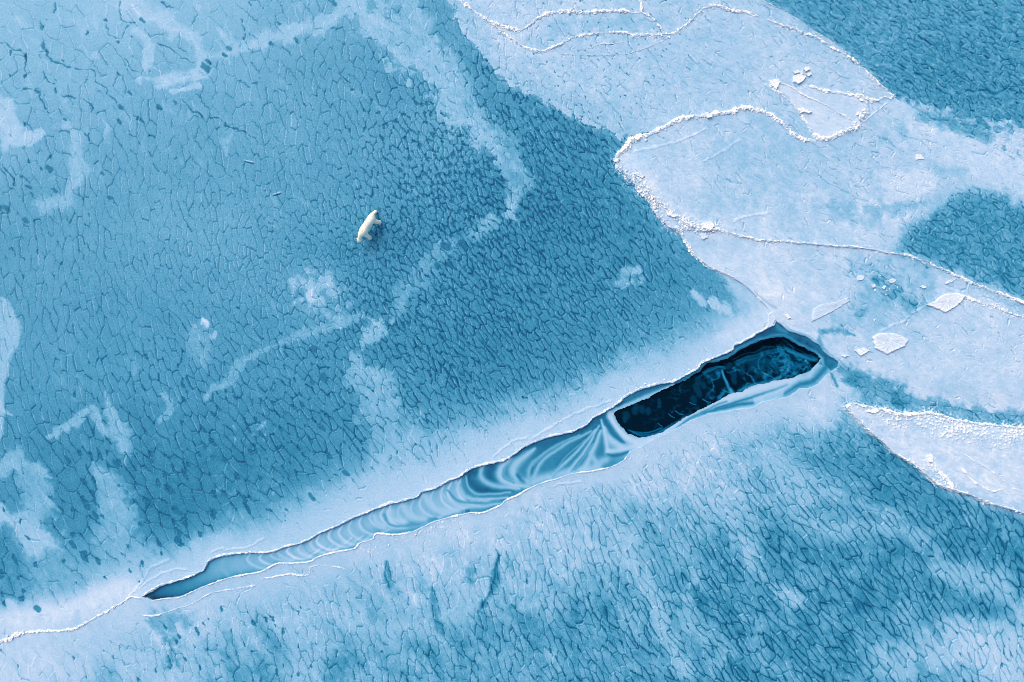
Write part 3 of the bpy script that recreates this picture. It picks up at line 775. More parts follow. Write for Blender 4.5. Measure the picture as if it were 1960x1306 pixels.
for pts, w, lv in [(((1705, 150), (1560, 240), (1400, 330), (1270, 420), (1212, 540)), [3, 7, 8, 7, 4], .22), (((1710, 170), (1600, 300), (1460, 430), (1370, 545)), [3, 6, 6, 4], .22), (((1700, 220), (1620, 360), (1520, 490)), [3, 6, 6], .22),
                   (((1690, 140), (1450, 280), (1280, 340)), [6, 9, 8], .24), (((1720, 230), (1695, 330), (1660, 450)), [2, 3, 3], .34), (((1745, 250), (1725, 320)), 2.4, .38),
                   (((1640, 240), (1440, 345), (1300, 450), (1240, 560)), [2, 3, 3.4, 4], .58), (((1560, 265), (1380, 350), (1255, 440), (1205, 520), (1215, 590)), [1.6, 2.4, 3, 4, 5], .54), (((1670, 230), (1540, 380), (1400, 510), (1350, 570)), [2, 3, 3.4, 4], .62),
                   (((1695, 200), (1600, 370), (1480, 520)), [2, 3.4, 4], .64), (((1705, 240), (1650, 380), (1590, 510)), [3, 5, 7], .66), (((1480, 300), (1330, 390), (1240, 480)), 1.6, .44), (((1600, 300), (1470, 410), (1380, 520)), 1.8, .44), (((1650, 330), (1560, 460), (1500, 520)), 1.8, .46),
                   (((1712, 160), (1735, 260), (1755, 380)), [2, 4, 5], .72), (((1735, 220), (1785, 300), (1850, 350)), [4, 12, 8], .70), (((1760, 380), (1850, 372), (1960, 335)), [5, 6, 4], .72),
                   (((1755, 400), (1800, 412), (1900, 385)), [2, 5, 3], .24), (((1750, 430), (1800, 435), (1850, 430)), 4, .40), (((1690, 480), (1640, 400)), 5, .60), (((1740, 440), (1680, 470)), 8, .60),
                   (((1735, 145), (1790, 220), (1870, 320)), [4, 5, 3], .27), (((1765, 110), (1800, 190), (1880, 280), (1960, 318)), [3, 4, 5, 5], .70), (((1780, 120), (1840, 220), (1950, 290)), 2.2, .46)]:
    brush(Lb(*pts), w, lv)
for pts, w, lv in [(((250, 700), (450, 600), (600, 540), (690, 495)), [6, 5, 4, 2], .66), (((300, 645), (430, 572), (540, 525), (660, 492)), [3, 6, 7, 3], .24),
                   (((250, 720), (300, 800), (380, 870), (490, 895), (600, 850), (800, 735), (1000, 622), (1150, 565), (1400, 490), (1560, 465), (1630, 420), (1690, 345)), [6, 7, 8, 9, 8, 7, 7, 8, 9, 8, 6, 4], .74),
                   (((200, 720), (260, 830), (330, 895)), [4, 6, 3], .24), (((700, 812), (800, 735), (920, 688), (1100, 645), (1240, 622)), [2, 3, 5, 5, 4], .26), (((980, 660), (1150, 610), (1330, 555), (1480, 505)), [2, 3, 3, 3], .28), (((880, 690), (980, 640), (1060, 612)), 1.8, .36),
                   (((560, 880), (720, 790), (880, 700)), 2, .40), (((1260, 600), (1400, 545), (1540, 490), (1640, 440)), [4, 4, 4, 3], .70), (((1470, 560), (1560, 500), (1660, 470), (1720, 410), (1770, 350)), [4, 7, 8, 8, 8], .25), (((1440, 600), (1520, 545), (1620, 510)), 4, .42),
                   (((1600, 430), (1660, 370), (1720, 320)), [7, 5, 2], .58), (((1700, 300), (1725, 320), (1730, 350)), 3, .5), (((1400, 75), (1430, 110), (1480, 130)), [4, 5, 3], .34), (((1780, 330), (1820, 350), (1800, 390)), 5, .30), (((1690, 480), (1740, 440), (1810, 395)), 3, .48),
                   (((1240, 660), (1100, 680), (930, 705)), 3, .74), (((420, 925), (580, 860), (700, 810)), 4, .72)]:
    brush(z6(*pts), w, lv)
LT[sL] = .42 + (LT[sL] - .42) * 1.15 + .035 * grain[sL] + .03 * N3[sL]
LT = np.clip(LT, .05, .95)

# open water: dark with wisps of grease ice and drowned thin ice
WT = np.full(PX.shape, .03, np.float32)
_, dpa = sdist(POOL_A, 30, .6)
dpa = dpa + 2.2 * N3[window(POOL_A, 30)]
swp = window(POOL_A, 30)
up_pool = POOL_A[:18]
du = seg_dist(QX[swp], QY[swp], up_pool)
band = np.interp(PX[swp], [1173, 1330, 1350, 1400, 1480, 1540, 1580], [3, 5, 13, 16, 16, 14, 4])
WT[swp] = .006 + .040 * sstep(band * .7, band * 1.25, du + 3 * N3[swp]) + .01 * N2[swp]
rdg = np.clip(1 - 2.6 * np.abs(fbm(PX[swp] + 6 * N2[swp], PY[swp] + 6 * N3[swp], 34, 301, 3, .55)), 0, 1) ** 4
rdg2 = np.clip(1 - 3.0 * np.abs(fbm(PX[swp] * .7 + PY[swp] * .5, PY[swp] - .3 * PX[swp], 15, 302, 3, .6)), 0, 1) ** 4
zone = sstep(1335, 1375, PX[swp]) * sstep(band * 1.0, band * 1.7, du + 4 * N3[swp])
zone2 = zone * sstep(1440, 1500, PX[swp] + 40 * N2[swp])
WT[swp] += zone * .035 * (.4 + N2[swp]) + .17 * rdg ** 1.5 * zone + .20 * rdg2 ** 1.6 * zone2 * sstep(-.1, .3, N2[swp] + .2) + .10 * rdg * rdg2 * sstep(1180, 1300, PX[swp])
LTsave, LT = LT, WT
for pts, w, lv in [(((1030, 400), (1045, 450), (1070, 500), (1100, 560)), [2, 2.2, 3.2, 5], .42), (((1115, 520), (1160, 540), (1220, 500)), [4, 5, 3], .02), (((1050, 400), (1090, 510)), [3, 4], .018)]:
    brush(z6(*pts), w, lv, .9)
def scribble(pts, n, spread, w, lv, seed, mix=.6):
    g = random.Random(seed)
    for k in range(n):
        ox, oy = g.gauss(0, spread), g.gauss(0, spread)
        brush([(x + ox + g.gauss(0, 1.6), y + oy + g.gauss(0, 1.6)) for x, y in pts], w * g.uniform(.6, 1.4), lv + g.uniform(-.05, .07), mix * g.uniform(.4, 1), .8)
scribble(z6((1120, 345), (1200, 310), (1280, 300), (1330, 270), (1400, 260)), 7, 3.4, 1.5, .20, 1)
scribble(z6((1160, 330), (1260, 330), (1360, 350), (1430, 330)), 5, 5, 2.2, .14, 2)
scribble(z6((1430, 225), (1480, 280), (1500, 340), (1570, 340)), 6, 4, 1.6, .22, 3)
scribble(z6((1480, 250), (1560, 290), (1640, 310), (1690, 320)), 8, 3.6, 1.6, .24, 4)
scribble(z6((1450, 440), (1480, 390), (1470, 330)), 4, 3, 1.6, .24, 5)
scribble(z6((1360, 360), (1400, 400), (1420, 430)), 2, 2, 1.0, .30, 6)
scribble(z6((1510, 430), (1540, 370), (1600, 350)), 4, 3, 2.4, .17, 7)
scribble(z6((880, 430), (940, 400), (980, 380), (1030, 380)), 6, 3, 1.2, .18, 8)
scribble(z6((940, 430), (900, 410), (980, 370), (1060, 370), (1090, 340)), 4, 3, 1.1, .22, 9)
scribble(z6((390, 820), (450, 840), (540, 835), (620, 800)), 6, 3, 1.2, .24, 10)
scribble(z6((1000, 590), (1040, 560), (1030, 545)), 8, 3, 1.0, .26, 11)
scribble(z6((1150, 540), (1240, 505), (1330, 490), (1420, 460)), 6, 2.4, 2.0, .34, 12)
scribble(z6((600, 815), (720, 745), (820, 690)), 3, 2, 1.0, .22, 13)
for a, b in [((655, 700), (700, 725)), ((700, 680), (760, 710)), ((890, 595), (950, 620)), ((800, 620), (850, 640)), ((585, 765), (610, 785))]:
    brush(z6(a, ((a[0] + b[0]) / 2, (a[1] + b[1]) / 2 + 4), b), .8, .30, .8)
for x, y, r in [(360, 710, 34), (420, 680, 30), (470, 670, 28), (515, 680, 24), (350, 740, 22), (590, 610, 16), (592, 640, 16), (850, 520, 34), (900, 500, 26), (830, 600, 30), (870, 560, 26), (940, 470, 20), (1110, 470, 24), (1170, 400, 28), (1110, 430, 26),
                (1280, 420, 26), (1240, 370, 34), (1300, 380, 22), (1350, 350, 30), (1410, 390, 30), (735, 520, 12), (430, 650, 24), (860, 470, 30), (1560, 400, 20)]:
    brush(z6((x - 2, y - 8), (x, y), (x + 2, y + 8)), r * .2755 * .8, .115, .75, 2.2)
WT, LT = LT, LTsave
WT = np.clip(WT + .006 * grain, .005, .6)

# ------------------------------------------------------------------ materials
LIGHT = (0.94, 1.06, 1.17)      # relative tint of the light on the ice, per channel
GAIN = 1.0
STOPS = [(0.00, (0, 6, 20)), (0.06, (1, 28, 48)), (0.12, (3, 60, 92)), (0.20, (9, 99, 143)), (0.30, (34, 127, 167)), (0.40, (67, 150, 189)), (0.50, (97, 168, 205)),
         (0.60, (125, 184, 219)), (0.70, (150, 195, 228)), (0.80, (174, 207, 236)), (0.90, (200, 222, 243)), (1.00, (246, 249, 253))]


def albedo(rgb):
    return tuple(min(.93, lin(c) * GAIN / LIGHT[i]) for i, c in enumerate(rgb))


def new_mat(name):
    m = bpy.data.materials.new(name)
    m.use_nodes = True
    nt = m.node_tree
    for n in list(nt.nodes): nt.nodes.remove(n)
    out = nt.nodes.new("ShaderNodeOutputMaterial")
    b = nt.nodes.new("ShaderNodeBsdfPrincipled")
    nt.links.new(b.outputs[0], out.inputs[0])
    return m, nt, b


def ice_material(name, rough=.62, spec=.25, grain_amp=.085, bump=.25, const=None):
    m, nt, b = new_mat(name)
    tc = nt.nodes.new("ShaderNodeTexCoord")
    if const is None:
        at_ = nt.nodes.new("ShaderNodeAttribute"); at_.attribute_name = "frost"
        src = at_.outputs["Fac"]
    else:
        v = nt.nodes.new("ShaderNodeValue"); v.outputs[0].default_value = const
        src = v.outputs[0]
    no = nt.nodes.new("ShaderNodeTexNoise")
    no.inputs["Scale"].default_value = 17.0
    no.inputs["Detail"].default_value = 4.0
    no.inputs["Roughness"].default_value = .7
    nt.links.new(tc.outputs["Object"], no.inputs["Vector"])
    ma = nt.nodes.new("ShaderNodeMath"); ma.operation = 'MULTIPLY_ADD'
    ma.inputs[1].default_value = grain_amp * 2
    ma.inputs[2].default_value = -grain_amp
    nt.links.new(no.outputs["Fac"], ma.inputs[0])
    ad = nt.nodes.new("ShaderNodeMath"); ad.operation = 'ADD'
    nt.links.new(src, ad.inputs[0]); nt.links.new(ma.outputs[0], ad.inputs[1])
    r = nt.nodes.new("ShaderNodeValToRGB")
    cr = r.color_ramp
    while len(cr.elements) > 1: cr.elements.remove(cr.elements[-1])
    cr.elements[0].position = STOPS[0][0]; cr.elements[0].color = albedo(STOPS[0][1]) + (1,)
    for p, c in STOPS[1:]:
        e = cr.elements.new(p); e.color = albedo(c) + (1,)
    nt.links.new(ad.outputs[0], r.inputs[0])
    nt.links.new(r.outputs[0], b.inputs["Base Color"])
    b.inputs["Roughness"].default_value = rough
    b.inputs["Specular IOR Level"].default_value = spec
    if bump:
        bp = nt.nodes.new("ShaderNodeBump")
        bp.inputs["Strength"].default_value = bump
        bp.inputs["Distance"].default_value = .03
        nt.links.new(no.outputs["Fac"], bp.inputs["Height"])
        nt.links.new(bp.outputs[0], b.inputs["Normal"])
    return m


M_ICE = ice_material("frosted_sea_ice")
M_FILM = ice_material("new_thin_ice", .5, .3, .03, .08)
M_WATER = ice_material("dark_sea_water", .10, .05, .012, .03)
M_RUBBLE = ice_material("broken_white_ice", .6, .3, .05, .5)
M_SLAB = ice_material("snowy_ice_slab", .65, .25, .05, .3)


# ------------------------------------------------------------------ meshes cut out of the grid
def sheet(name, cells, z, frost, mat, skirt=None, bottom=-.5, kind=None):
    """One sheet made of the grid cells in `cells`; `skirt`: where its rim goes down to `bottom`."""
    j, i = np.nonzero(cells)
    v00 = j * NX + i
    quads = np.stack([v00, v00 + NX, v00 + NX + 1, v00 + 1], 1)
    used, inv = np.unique(quads, return_inverse=True)
    quads = inv.reshape(-1, 4)
    X, Y = (PX.ravel()[used] - CX) / S, (CY - PY.ravel()[used]) / S
    co = np.stack([X, Y, z.ravel()[used]], 1)
    fr = frost.ravel()[used]
    ntop = len(quads)
    if skirt is not None:
        lut = np.full(NX * NY, -1, np.int64); lut[used] = np.arange(len(used))
        ed = []
        c = cells
        def grab(other, a, b):
            jj, ii = np.nonzero(c & other)
            base = jj * NX + ii
            ed.append(np.stack([base + a, base + b], 1))
        sk = skirt
        o = np.zeros_like(c); o[:, :-1] = sk[:, 1:] & ~c[:, 1:]; grab(o, NX + 1, 1)       # right side
        o = np.zeros_like(c); o[:, 1:] = sk[:, :-1] & ~c[:, :-1]; grab(o, 0, NX)           # left side
        o = np.zeros_like(c); o[:-1, :] = sk[1:, :] & ~c[1:, :]; grab(o, NX, NX + 1)       # lower side
        o = np.zeros_like(c); o[1:, :] = sk[:-1, :] & ~c[:-1, :]; grab(o, 1, 0)            # upper side
        ed = lut[np.concatenate(ed)]
        rim, rinv = np.unique(ed, return_inverse=True)
        rinv = rinv.reshape(-1, 2)
        low = co[rim].copy(); low[:, 2] = bottom
        n0 = len(co)
        co = np.concatenate([co, low]); fr = np.concatenate([fr, np.clip(fr[rim] - .35, .3, 1)])
        sq = np.stack([ed[:, 1], ed[:, 0], n0 + rinv[:, 0], n0 + rinv[:, 1]], 1)
        quads = np.concatenate([quads, sq])
    me = bpy.data.meshes.new(name)
    n = len(quads)
    me.vertices.add(len(co)); me.vertices.foreach_set("co", co.astype(np.float32).ravel())
    me.loops.add(n * 4); me.loops.foreach_set("vertex_index", quads.astype(np.int32).ravel())
    me.polygons.add(n)
    me.polygons.foreach_set("loop_start", np.arange(0, n * 4, 4, dtype=np.int32))
    sm = np.ones(n, bool); sm[ntop:] = False
    me.polygons.foreach_set("use_smooth", sm)
    a = me.attributes.new("frost", 'FLOAT', 'POINT'); a.data.foreach_set("value", fr.astype(np.float32))
    me.update(calc_edges=True); me.validate()
    me.materials.append(mat)
    o = bpy.data.objects.new(name, me)
    link(o)
    if kind: o["kind"] = kind
    return o


def cellmask(vm):
    """Cells whose upper-left corner carries the mask."""
    return vm[:-1, :-1]


def biggest(cells):
    """Keep only the largest connected patch of cells (label propagation on a coarse loop)."""
    jj, ii = np.nonzero(cells)
    lab = np.zeros(cells.shape, np.int32); lab[jj, ii] = np.arange(1, len(jj) + 1)
    y0, y1, x0, x1 = jj.min(), jj.max() + 1, ii.min(), ii.max() + 1
    L = lab[y0:y1, x0:x1]; msk = L > 0
    for _ in range(400):
        P = L.copy()
        for ax in (0, 1):
            for rev in (False, True):
                A = L if ax == 0 else L.T
                Mk = msk if ax == 0 else msk.T
                rng_ = range(1, A.shape[0]) if not rev else range(A.shape[0] - 2, -1, -1)
                st = -1 if not rev else 1
                for r in rng_:
                    A[r] = np.where(Mk[r], np.maximum(A[r], np.where(Mk[r + st], A[r + st], 0)), 0)
        if (P == L).all(): break
    ids, cnt = np.unique(L[msk], return_counts=True)
    out = np.zeros_like(cells)
    out[y0:y1, x0:x1] = L == ids[np.argmax(cnt)]
    return out


OFF = {1: .07, 2: .12, 3: .07, 4: .20}
reg = cellmask(region)
lead_cells = biggest(reg == 9)
floes = {k: biggest(reg == k) for k in OFF}
taken = lead_cells.copy()
for k in floes: taken |= floes[k]
ZT = Z.copy()
SOFT = [(EDGE_F1, 60), ([(1712, 187), (1790, 232), (1850, 262), (1900, 284), (1990, 330), (2060, 380)], 70),
        ([(1483, 612), (1499, 618), (1546, 641), (1584, 674), (1640, 722), (1700, 745), (1780, 772), (1900, 792), (1990, 800), (2060, 803)], 50)]
LIFT = np.ones(PX.shape, np.float32)
for pl, w in SOFT:
    s_ = window(pl, w)
    LIFT[s_] = np.minimum(LIFT[s_], sstep(2, w, seg_dist(PX[s_], PY[s_], pl)))
# floe rims curl up slightly
for k, (s_, d) in {1: (s1, d1), 2: (s2, d2), 3: (s3, d3), 4: (s4, d4)}.items():
    ZT[s_] += np.where(region[s_] == k, .004 + LIFT[s_] * (OFF[k] + .03 * np.exp(-np.maximum(d, 0) / 10)), 0)
ZT[sl9] += np.where(region[sl9] != 9, .05 * np.exp(-np.maximum(-d9, 0) / 14) * (region[sl9] == 0), 0)

base_cells = ~taken
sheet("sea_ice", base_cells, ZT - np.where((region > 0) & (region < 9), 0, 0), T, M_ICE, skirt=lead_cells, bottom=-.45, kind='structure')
floe_text = {1: "long pale frosted ice floe crossing the top, ending in a point at the upper right",
             2: "broad white ice floe below the S-shaped ridge, reaching the right edge",
             3: "smooth pale ice floe just right of the open dark water",
             4: "brightest snow white wedge of ice with a sharp tip pointing at the dark water"}
for k in floes:
    o = sheet("ice_floe", floes[k], ZT, T, M_ICE, skirt=np.ones_like(base_cells), bottom=-.05 if k != 3 else -.4)
    tag(o, floe_text[k], "ice floe", "large ice floes on the right")

grow = lead_cells.copy()
for _ in range(4):
    g2 = grow.copy()
    g2[1:] |= grow[:-1]; g2[:-1] |= grow[1:]; g2[:, 1:] |= grow[:, :-1]; g2[:, :-1] |= grow[:, 1:]
    grow = g2
pool = np.zeros(PX.shape, bool)
pool[swp] = dpa > 0
poolc = cellmask(pool)
ZL = np.full(PX.shape, -.10, np.float32) + .012 * (LT - .4) + .004 * grain
sheet("thin_ice", grow & ~poolc, ZL, LT, M_FILM, kind='structure')
sheet("water", grow, np.full(PX.shape, -.135, np.float32) + .002 * N3, WT, M_WATER, kind='structure')


# ------------------------------------------------------------------ pressure ridges: continuous rough welts of broken ice
def zat(px, py):
    j = np.searchsorted(YS, py).clip(2, NY - 3); i = np.searchsorted(XS, px).clip(2, NX - 3)
    return np.maximum.reduce([ZT[j, i], ZT[j - 1, i - 1], ZT[j + 1, i + 1]])


def build_mesh(name, co, quads, fr, mat, smooth=False):
    me = bpy.data.meshes.new(name)
    me.from_pydata([tuple(map(float, c)) for c in co], [], [tuple(map(int, q)) for q in quads])
    a = me.attributes.new("frost", 'FLOAT', 'POINT'); a.data.foreach_set("value", np.asarray(fr, np.float32))
    me.materials.append(mat)
    if smooth: me.polygons.foreach_set("use_smooth", [True] * len(me.polygons))
    me.update()
    return me


def ridge(pts, width, height, label, seed, white=.97, rough=1.0, gaps=.0, offs=(0, 0), z0=None, clump=7.0):
    g = np.random.default_rng(seed)
    p = catmull(pts, 1.35)
    p = p + np.array(offs)
    n = len(p)
    tan = np.gradient(p, axis=0); tan /= np.linalg.norm(tan, axis=1)[:, None] + 1e-9
    nrm = np.stack([-tan[:, 1], tan[:, 0]], 1)
    s = np.arange(n) * 1.35
    def n1(sc, sd): return gnoise(s.astype(np.float32) / sc, np.full(n, sd * 3.7 + .31, np.float32), seed * 7 + sd)
    def blocky(sc, sd):
        k = np.floor(s / sc + 1.2 * n1(sc * 2, sd + 50)).astype(np.int32)
        return hashf(k, np.full(n, sd + seed, np.int32), 77)
    cl = .25 + .8 * blocky(clump, 1) ** 1.5 + .55 * blocky(clump * 3.7, 2) ** 2 + .45 * n1(26, 3)
    cl = np.clip(cl, .14, 1.7)
    if gaps: cl *= sstep(gaps - .25, gaps + .1, .5 + .9 * n1(34, 4))
    ends = np.minimum(1, np.minimum(s, s[-1] - s) / 8 + .15)
    cl *= ends
    width = [w_ * .92 for w_ in width] if isinstance(width, (list, tuple)) else width * .92
    wdt = np.interp(np.linspace(0, 1, n), np.linspace(0, 1, len(width)), width) if isinstance(width, (list, tuple)) else np.full(n, float(width))
    shift = wdt * (.55 * n1(16, 5) + .35 * n1(6, 6)) * rough
    ts = np.array([-1, -.62, -.25, .12, .5, .78, 1.0])
    hs = np.array([-.25, .55, .95, 1.0, .7, .35, -.25])
    co, fr = [], []
    for k in range(len(ts)):
        jit = .75 * rough * (blocky(4.2, 10 + k) - .5) + .5 * rough * (blocky(2.4, 40 + k) - .5)
        o = (ts[k] + jit) * wdt * (.45 + .65 * cl) + shift
        q = p + nrm * o[:, None]
        zz = zat(q[:, 0], q[:, 1]) if z0 is None else np.full(n, z0)
        hh = height * .55 * cl ** .7 * hs[k] * (.35 + 1.1 * blocky(3.0, 20 + k)) if 0 < k < 6 else np.full(n, -.035)
        co.append(np.stack([(q[:, 0] - CX) / S, (CY - q[:, 1]) / S, zz + hh], 1))
        f = white - .16 * (1 - np.clip(cl, 0, 1)) - (.10 if k in (0, 6) else 0) + .05 * (blocky(3.4, 30 + k) - .5)
        fr.append(np.clip(f, .5, 1))
    K = len(ts)
    co = np.stack(co, 1).reshape(-1, 3); fr = np.stack(fr, 1).ravel()
    a = np.arange(n - 1)[:, None] * K + np.arange(K - 1)[None, :]
    quads = np.stack([a, a + 1, a + K + 1, a + K], -1).reshape(-1, 4)
    o = bpy.data.objects.new("ice_ridge", build_mesh("ice_ridge", co, quads, fr, M_RUBBLE))
    link(o)
    tag(o, label, "ice ridge", "ridges of broken ice")
    return o


ridge(R_S, 5.6, .20, "thick white rubble ridge curving in an S above the broad white floe", 11, .99)
ridge(R_FAN_LOW, 5.4, .20, "chunky white rubble ridge closing the bottom of the fan shaped slab", 12, .99)
ridge(R_DIAG, 1.1, .05, "thin pale seam slanting up to the pointed floe tip", 13, .90)
ridge(R_A0, 3.6, .14, "white rubble ridge bending in a V at the top edge", 14, .98)
ridge(R_A1, 2.4, .11, "wavy white ridge crossing the top floe beneath the V-bend", 15, .97, 1, .12)
ridge(R_TOPRIGHT, 2.6, .13, "white rubble ridge along the upper right rim of the pointed floe", 16, .98, 1, .1)
ridge(R_OUTER, 1.0, .06, "hair-thin white seam outside the rim of the pointed floe", 17, .97)
ridge(R_VERT, 2.3, .13, "short white ridge dropping down from the top edge", 18, .98, 1, .15)
ridge(R_F2L, [3.6, 4.2, 4.0, 2.6, 1.6, 1.5], .15, "ragged white ridge down the left side of the broad floe", 19, .97, 1.2, .14)
ridge(R_F2IN, 3.2, .14, "broken inner ridge beside the left rim of the broad floe", 20, .96, 1.2, .35)
ridge(R_C, [2.6, 2.2, 1.8, 2.2, 3.0, 2.6, 2.2], .13, "long white ridge sloping down to the right edge", 21, .985)
ridge(R_D, 3.0, .13, "white rubble ridge leading from the flat slab to the right edge", 22, .98)
ridge(R_WUP, [3.2, 3.4, 3.6, 3.4, 2.4, 2.4], .16, "upper rubble rim of the bright ice wedge", 23, .985)
ridge(R_WLO, [2.0, 1.8, 2.4, 2.8, 2.8, 2.4], .13, "lower rubble rim of the bright ice wedge", 24, .985, 1, .16)
ridge(tile(1470, 866, (890, 20), (900, 60), (960, 110), (1010, 150), (1045, 205)), 3.8, .15, "crumbled white ridge stepping across the bright ice wedge", 25, .99)
ridge(tile(1470, 866, (1090, 0), (1170, 50), (1280, 120), (1390, 205), (1454, 230)) + [(2020, 975)], 1.6, .10, "straight white seam across the bright ice wedge", 26, .985)
ridge(tile(1470, 866, (1080, 80), (1140, 145), (1200, 190), (1270, 215), (1330, 205)), 2.2, .10, "short curved white ridge low on the bright ice wedge", 27, .98, 1, .2)
ridge(tile(1470, 0, (10, 465), (20, 500), (90, 550), (160, 620), (200, 680), (245, 760)), 2.6, .12, "white ridge along the left side of the fan shaped slab", 28, .98)
ridge(tile(1470, 0, (20, 462), (60, 475), (130, 500), (200, 545), (300, 590), (400, 645), (470, 685)), 1.8, .10, "thin white ridge through the middle of the fan shaped slab", 29, .98, 1, .1)
ridge(tile(1470, 0, (222, 488), (330, 520), (440, 535), (520, 550), (600, 575), (660, 555), (716, 553)), 3.8, .16, "upper white rubble ridge of the fan shaped slab", 30, .985)
ridge([(-60, 1234)] + tile(0, 866, (-60, 1085), (50, 1062), (110, 1030), (220, 1015), (350, 1012), (440, 995), (520, 950), (600, 905), (700, 850), (740, 822), (820, 828)), [4, 5, 4.4, 2.6, 2.2, 2.6, 3.2, 2.0, 1.4], .16, "bright white ridge at the narrow left end of the lead", 31, 1.0)
ridge(tile(0, 866, (800, 925), (880, 925), (1000, 890), (1100, 855), (1200, 800), (1300, 780), (1454, 755)), 1.9, .09, "beaded pale ridge running below the narrow end of the lead", 32, .93, 1, .12)
ridge(z8((900, 650), (1000, 630), (1100, 615), (1230, 620), (1260, 560), (1400, 560), (1500, 580)), 1.7, .08, "low pale ridge on the snow below the middle of the lead", 33, .93, 1, .1)
ridge([(x, y - 2) for x, y in LEAD_UP[:-1]], 2.2, .075, "beaded white rim along the upper edge of the lead", 34, .965, 1.1, .0, clump=4)
ridge([(x, y + 1.5) for x, y in LEAD_LO[::-1][:-9]], [1.5, 1.5, 1.6, 1.8, 1.6], .09, "thin white rim along the lower edge of the lead", 35, .955, .8)
ridge([(931, 40)] + tile(980, 0, (0, 225), (80, 272)), 1.0, .05, "thin pale seam beside the V-bend at the top", 36, .94)
ridge(tile(980, 0, (430, 280), (500, 255), (570, 250), (640, 240)), 2.0, .08, "scattered low white ridge below the wavy top ridge", 37, .95, 1.2, .3)
ridge(tile(980, 0, (270, 310), (400, 316), (620, 312), (700, 295), (800, 262), (900, 210)), 1.3, .06, "faint lowest seam under the wavy top ridge", 38, .90, 1, .3)


# ------------------------------------------------------------------ slabs and loose blocks
def slab(pts, thick, label, frost=.93, name="ice_slab", group="flat ice slabs", rag=1.0, cat="ice slab"):
    p = np.array(pts, float)
    c = p.mean(0)
    q = np.vstack([p, p[:1]])
    ring = []
    for k in range(len(p)):
        n = max(1, int(np.hypot(*(q[k + 1] - q[k])) / 2.2))
        for t in range(n):
            ring.append(q[k] + (q[k + 1] - q[k]) * t / n)
    ring = np.array(ring)
    r1 = np.array([random.gauss(0, 1) for _ in ring]) * .55 * rag
    d = ring - c
    ring = ring + d / (np.linalg.norm(d, axis=1)[:, None] + 1e-6) * r1[:, None]
    n = len(ring)
    z = float(np.median(zat(ring[:, 0], ring[:, 1])))
    levels = [(1.0, -.05), (1.0, thick * .72), (.94, thick), (.72, thick * .92), (.4, thick * .90), (.12, thick * .91)]
    co, fr = [], []
    for f, h in levels:
        rr = c + (ring - c) * f
        for k in range(n):
            hz = h + (random.uniform(-.012, .012) if h > 0 else 0)
            co.append(((rr[k, 0] - CX) / S, (CY - rr[k, 1]) / S, z + hz))
            fr.append(min(1, frost + (.05 if .9 < f < 1 else 0) - (.08 if h < 0 else 0) + random.uniform(-.02, .02)))
    quads = []
    for l in range(len(levels) - 1):
        for k in range(n):
            k2 = (k + 1) % n
            quads.append((l * n + k2, l * n + k, (l + 1) * n + k, (l + 1) * n + k2))
    L = (len(levels) - 1) * n
    me = bpy.data.meshes.new(name)
    me.from_pydata(co, [], quads + [tuple(L + k for k in range(n))[::-1]])
    bm = bmesh.new(); bm.from_mesh(me); bmesh.ops.recalc_face_normals(bm, faces=bm.faces); bm.to_mesh(me); bm.free()
    a = me.attributes.new("frost", 'FLOAT', 'POINT'); a.data.foreach_set("value", np.asarray(fr, np.float32))
    me.materials.append(M_SLAB)
    o = bpy.data.objects.new(name, me)
    link(o)
    tag(o, label, cat, group)
    return o


R14 = lambda *p: tile(1470, 430, *p)
R5 = lambda *p: tile(1470, 0, *p)
slab(R14((585, 640), (620, 620), (700, 615), (750, 632), (790, 655), (770, 690), (670, 735), (605, 705)), .13, "five sided flat ice slab right of the open dark water", .90)
slab(R14((890, 455), (940, 440), (970, 410), (1000, 395), (1080, 390), (1110, 405), (1090, 440), (1050, 470), (1000, 500), (960, 480)), .13, "long ragged flat ice slab at the head of the right hand rubble ridge", .92)
slab(R14((488, 716), (540, 700), (572, 715), (520, 745)), .12, "small white ice slab left of the five sided slab", .95)
slab(R14((415, 745), (435, 738), (455, 745), (432, 753)), .10, "tiny white ice slab closest to the right tip of the dark water", .96)
slab(R14((250, 480), (300, 455), (380, 440), (450, 415), (457, 435), (400, 470), (330, 510), (245, 550)), .06, "thin sunken pale slab above the upper corner of the dark water", .84)
slab(R14((560, 1050), (600, 1042), (622, 1055), (590, 1068), (550, 1062)), .10, "white ice slab lying near the tip of the bright wedge", .98)
slab(R14((93, 515), (112, 510), (126, 528), (110, 535)), .09, "small white slab just above the upper corner of the dark water", .96)
slab(R14((0, 505), (25, 498), (42, 535), (20, 580), (-5, 585)), .08, "rounded pale slab at the left of the upper corner of the dark water", .86)
slab(R14((1398, 430), (1420, 424), (1454, 440), (1450, 452), (1410, 442)), .16, "long white block by the right end of the long ridge", .99)
slab(R14((680, 320), (705, 306), (722, 312), (712, 330), (690, 334)), .09, "pale slab in the dark mottled ice above the ragged slab", .90)
slab(R14((855, 355), (875, 348), (893, 355), (880, 363)), .10, "small bright slab left of the streaky shard", .96)
slab(R14((1000, 335), (1040, 312), (1062, 308), (1040, 325), (1005, 340)), .07, "narrow streaky shard under the long ridge", .90)
slab(R14((500, 300), (520, 285), (545, 295), (535, 315), (505, 320)), .06, "faint pale slab left of the dark mottled ice", .90)
slab(R14((575, 345), (600, 338), (606, 352), (590, 360)), .08, "lower faint slab beside the dark mottled ice", .90)
slab(R14((642, 362), (655, 348), (665, 352), (652, 368)), .09, "tiny bright slab in the dark mottled ice", .95)
slab(R5((135, 440), (180, 425), (212, 440), (195, 465), (165, 482), (138, 470)), .14, "largest white slab of the loose cluster above the fan shaped slab", .97)
slab(R5((195, 395), (222, 383), (232, 398), (208, 412)), .14, "square white slab topmost in the loose cluster", .97)
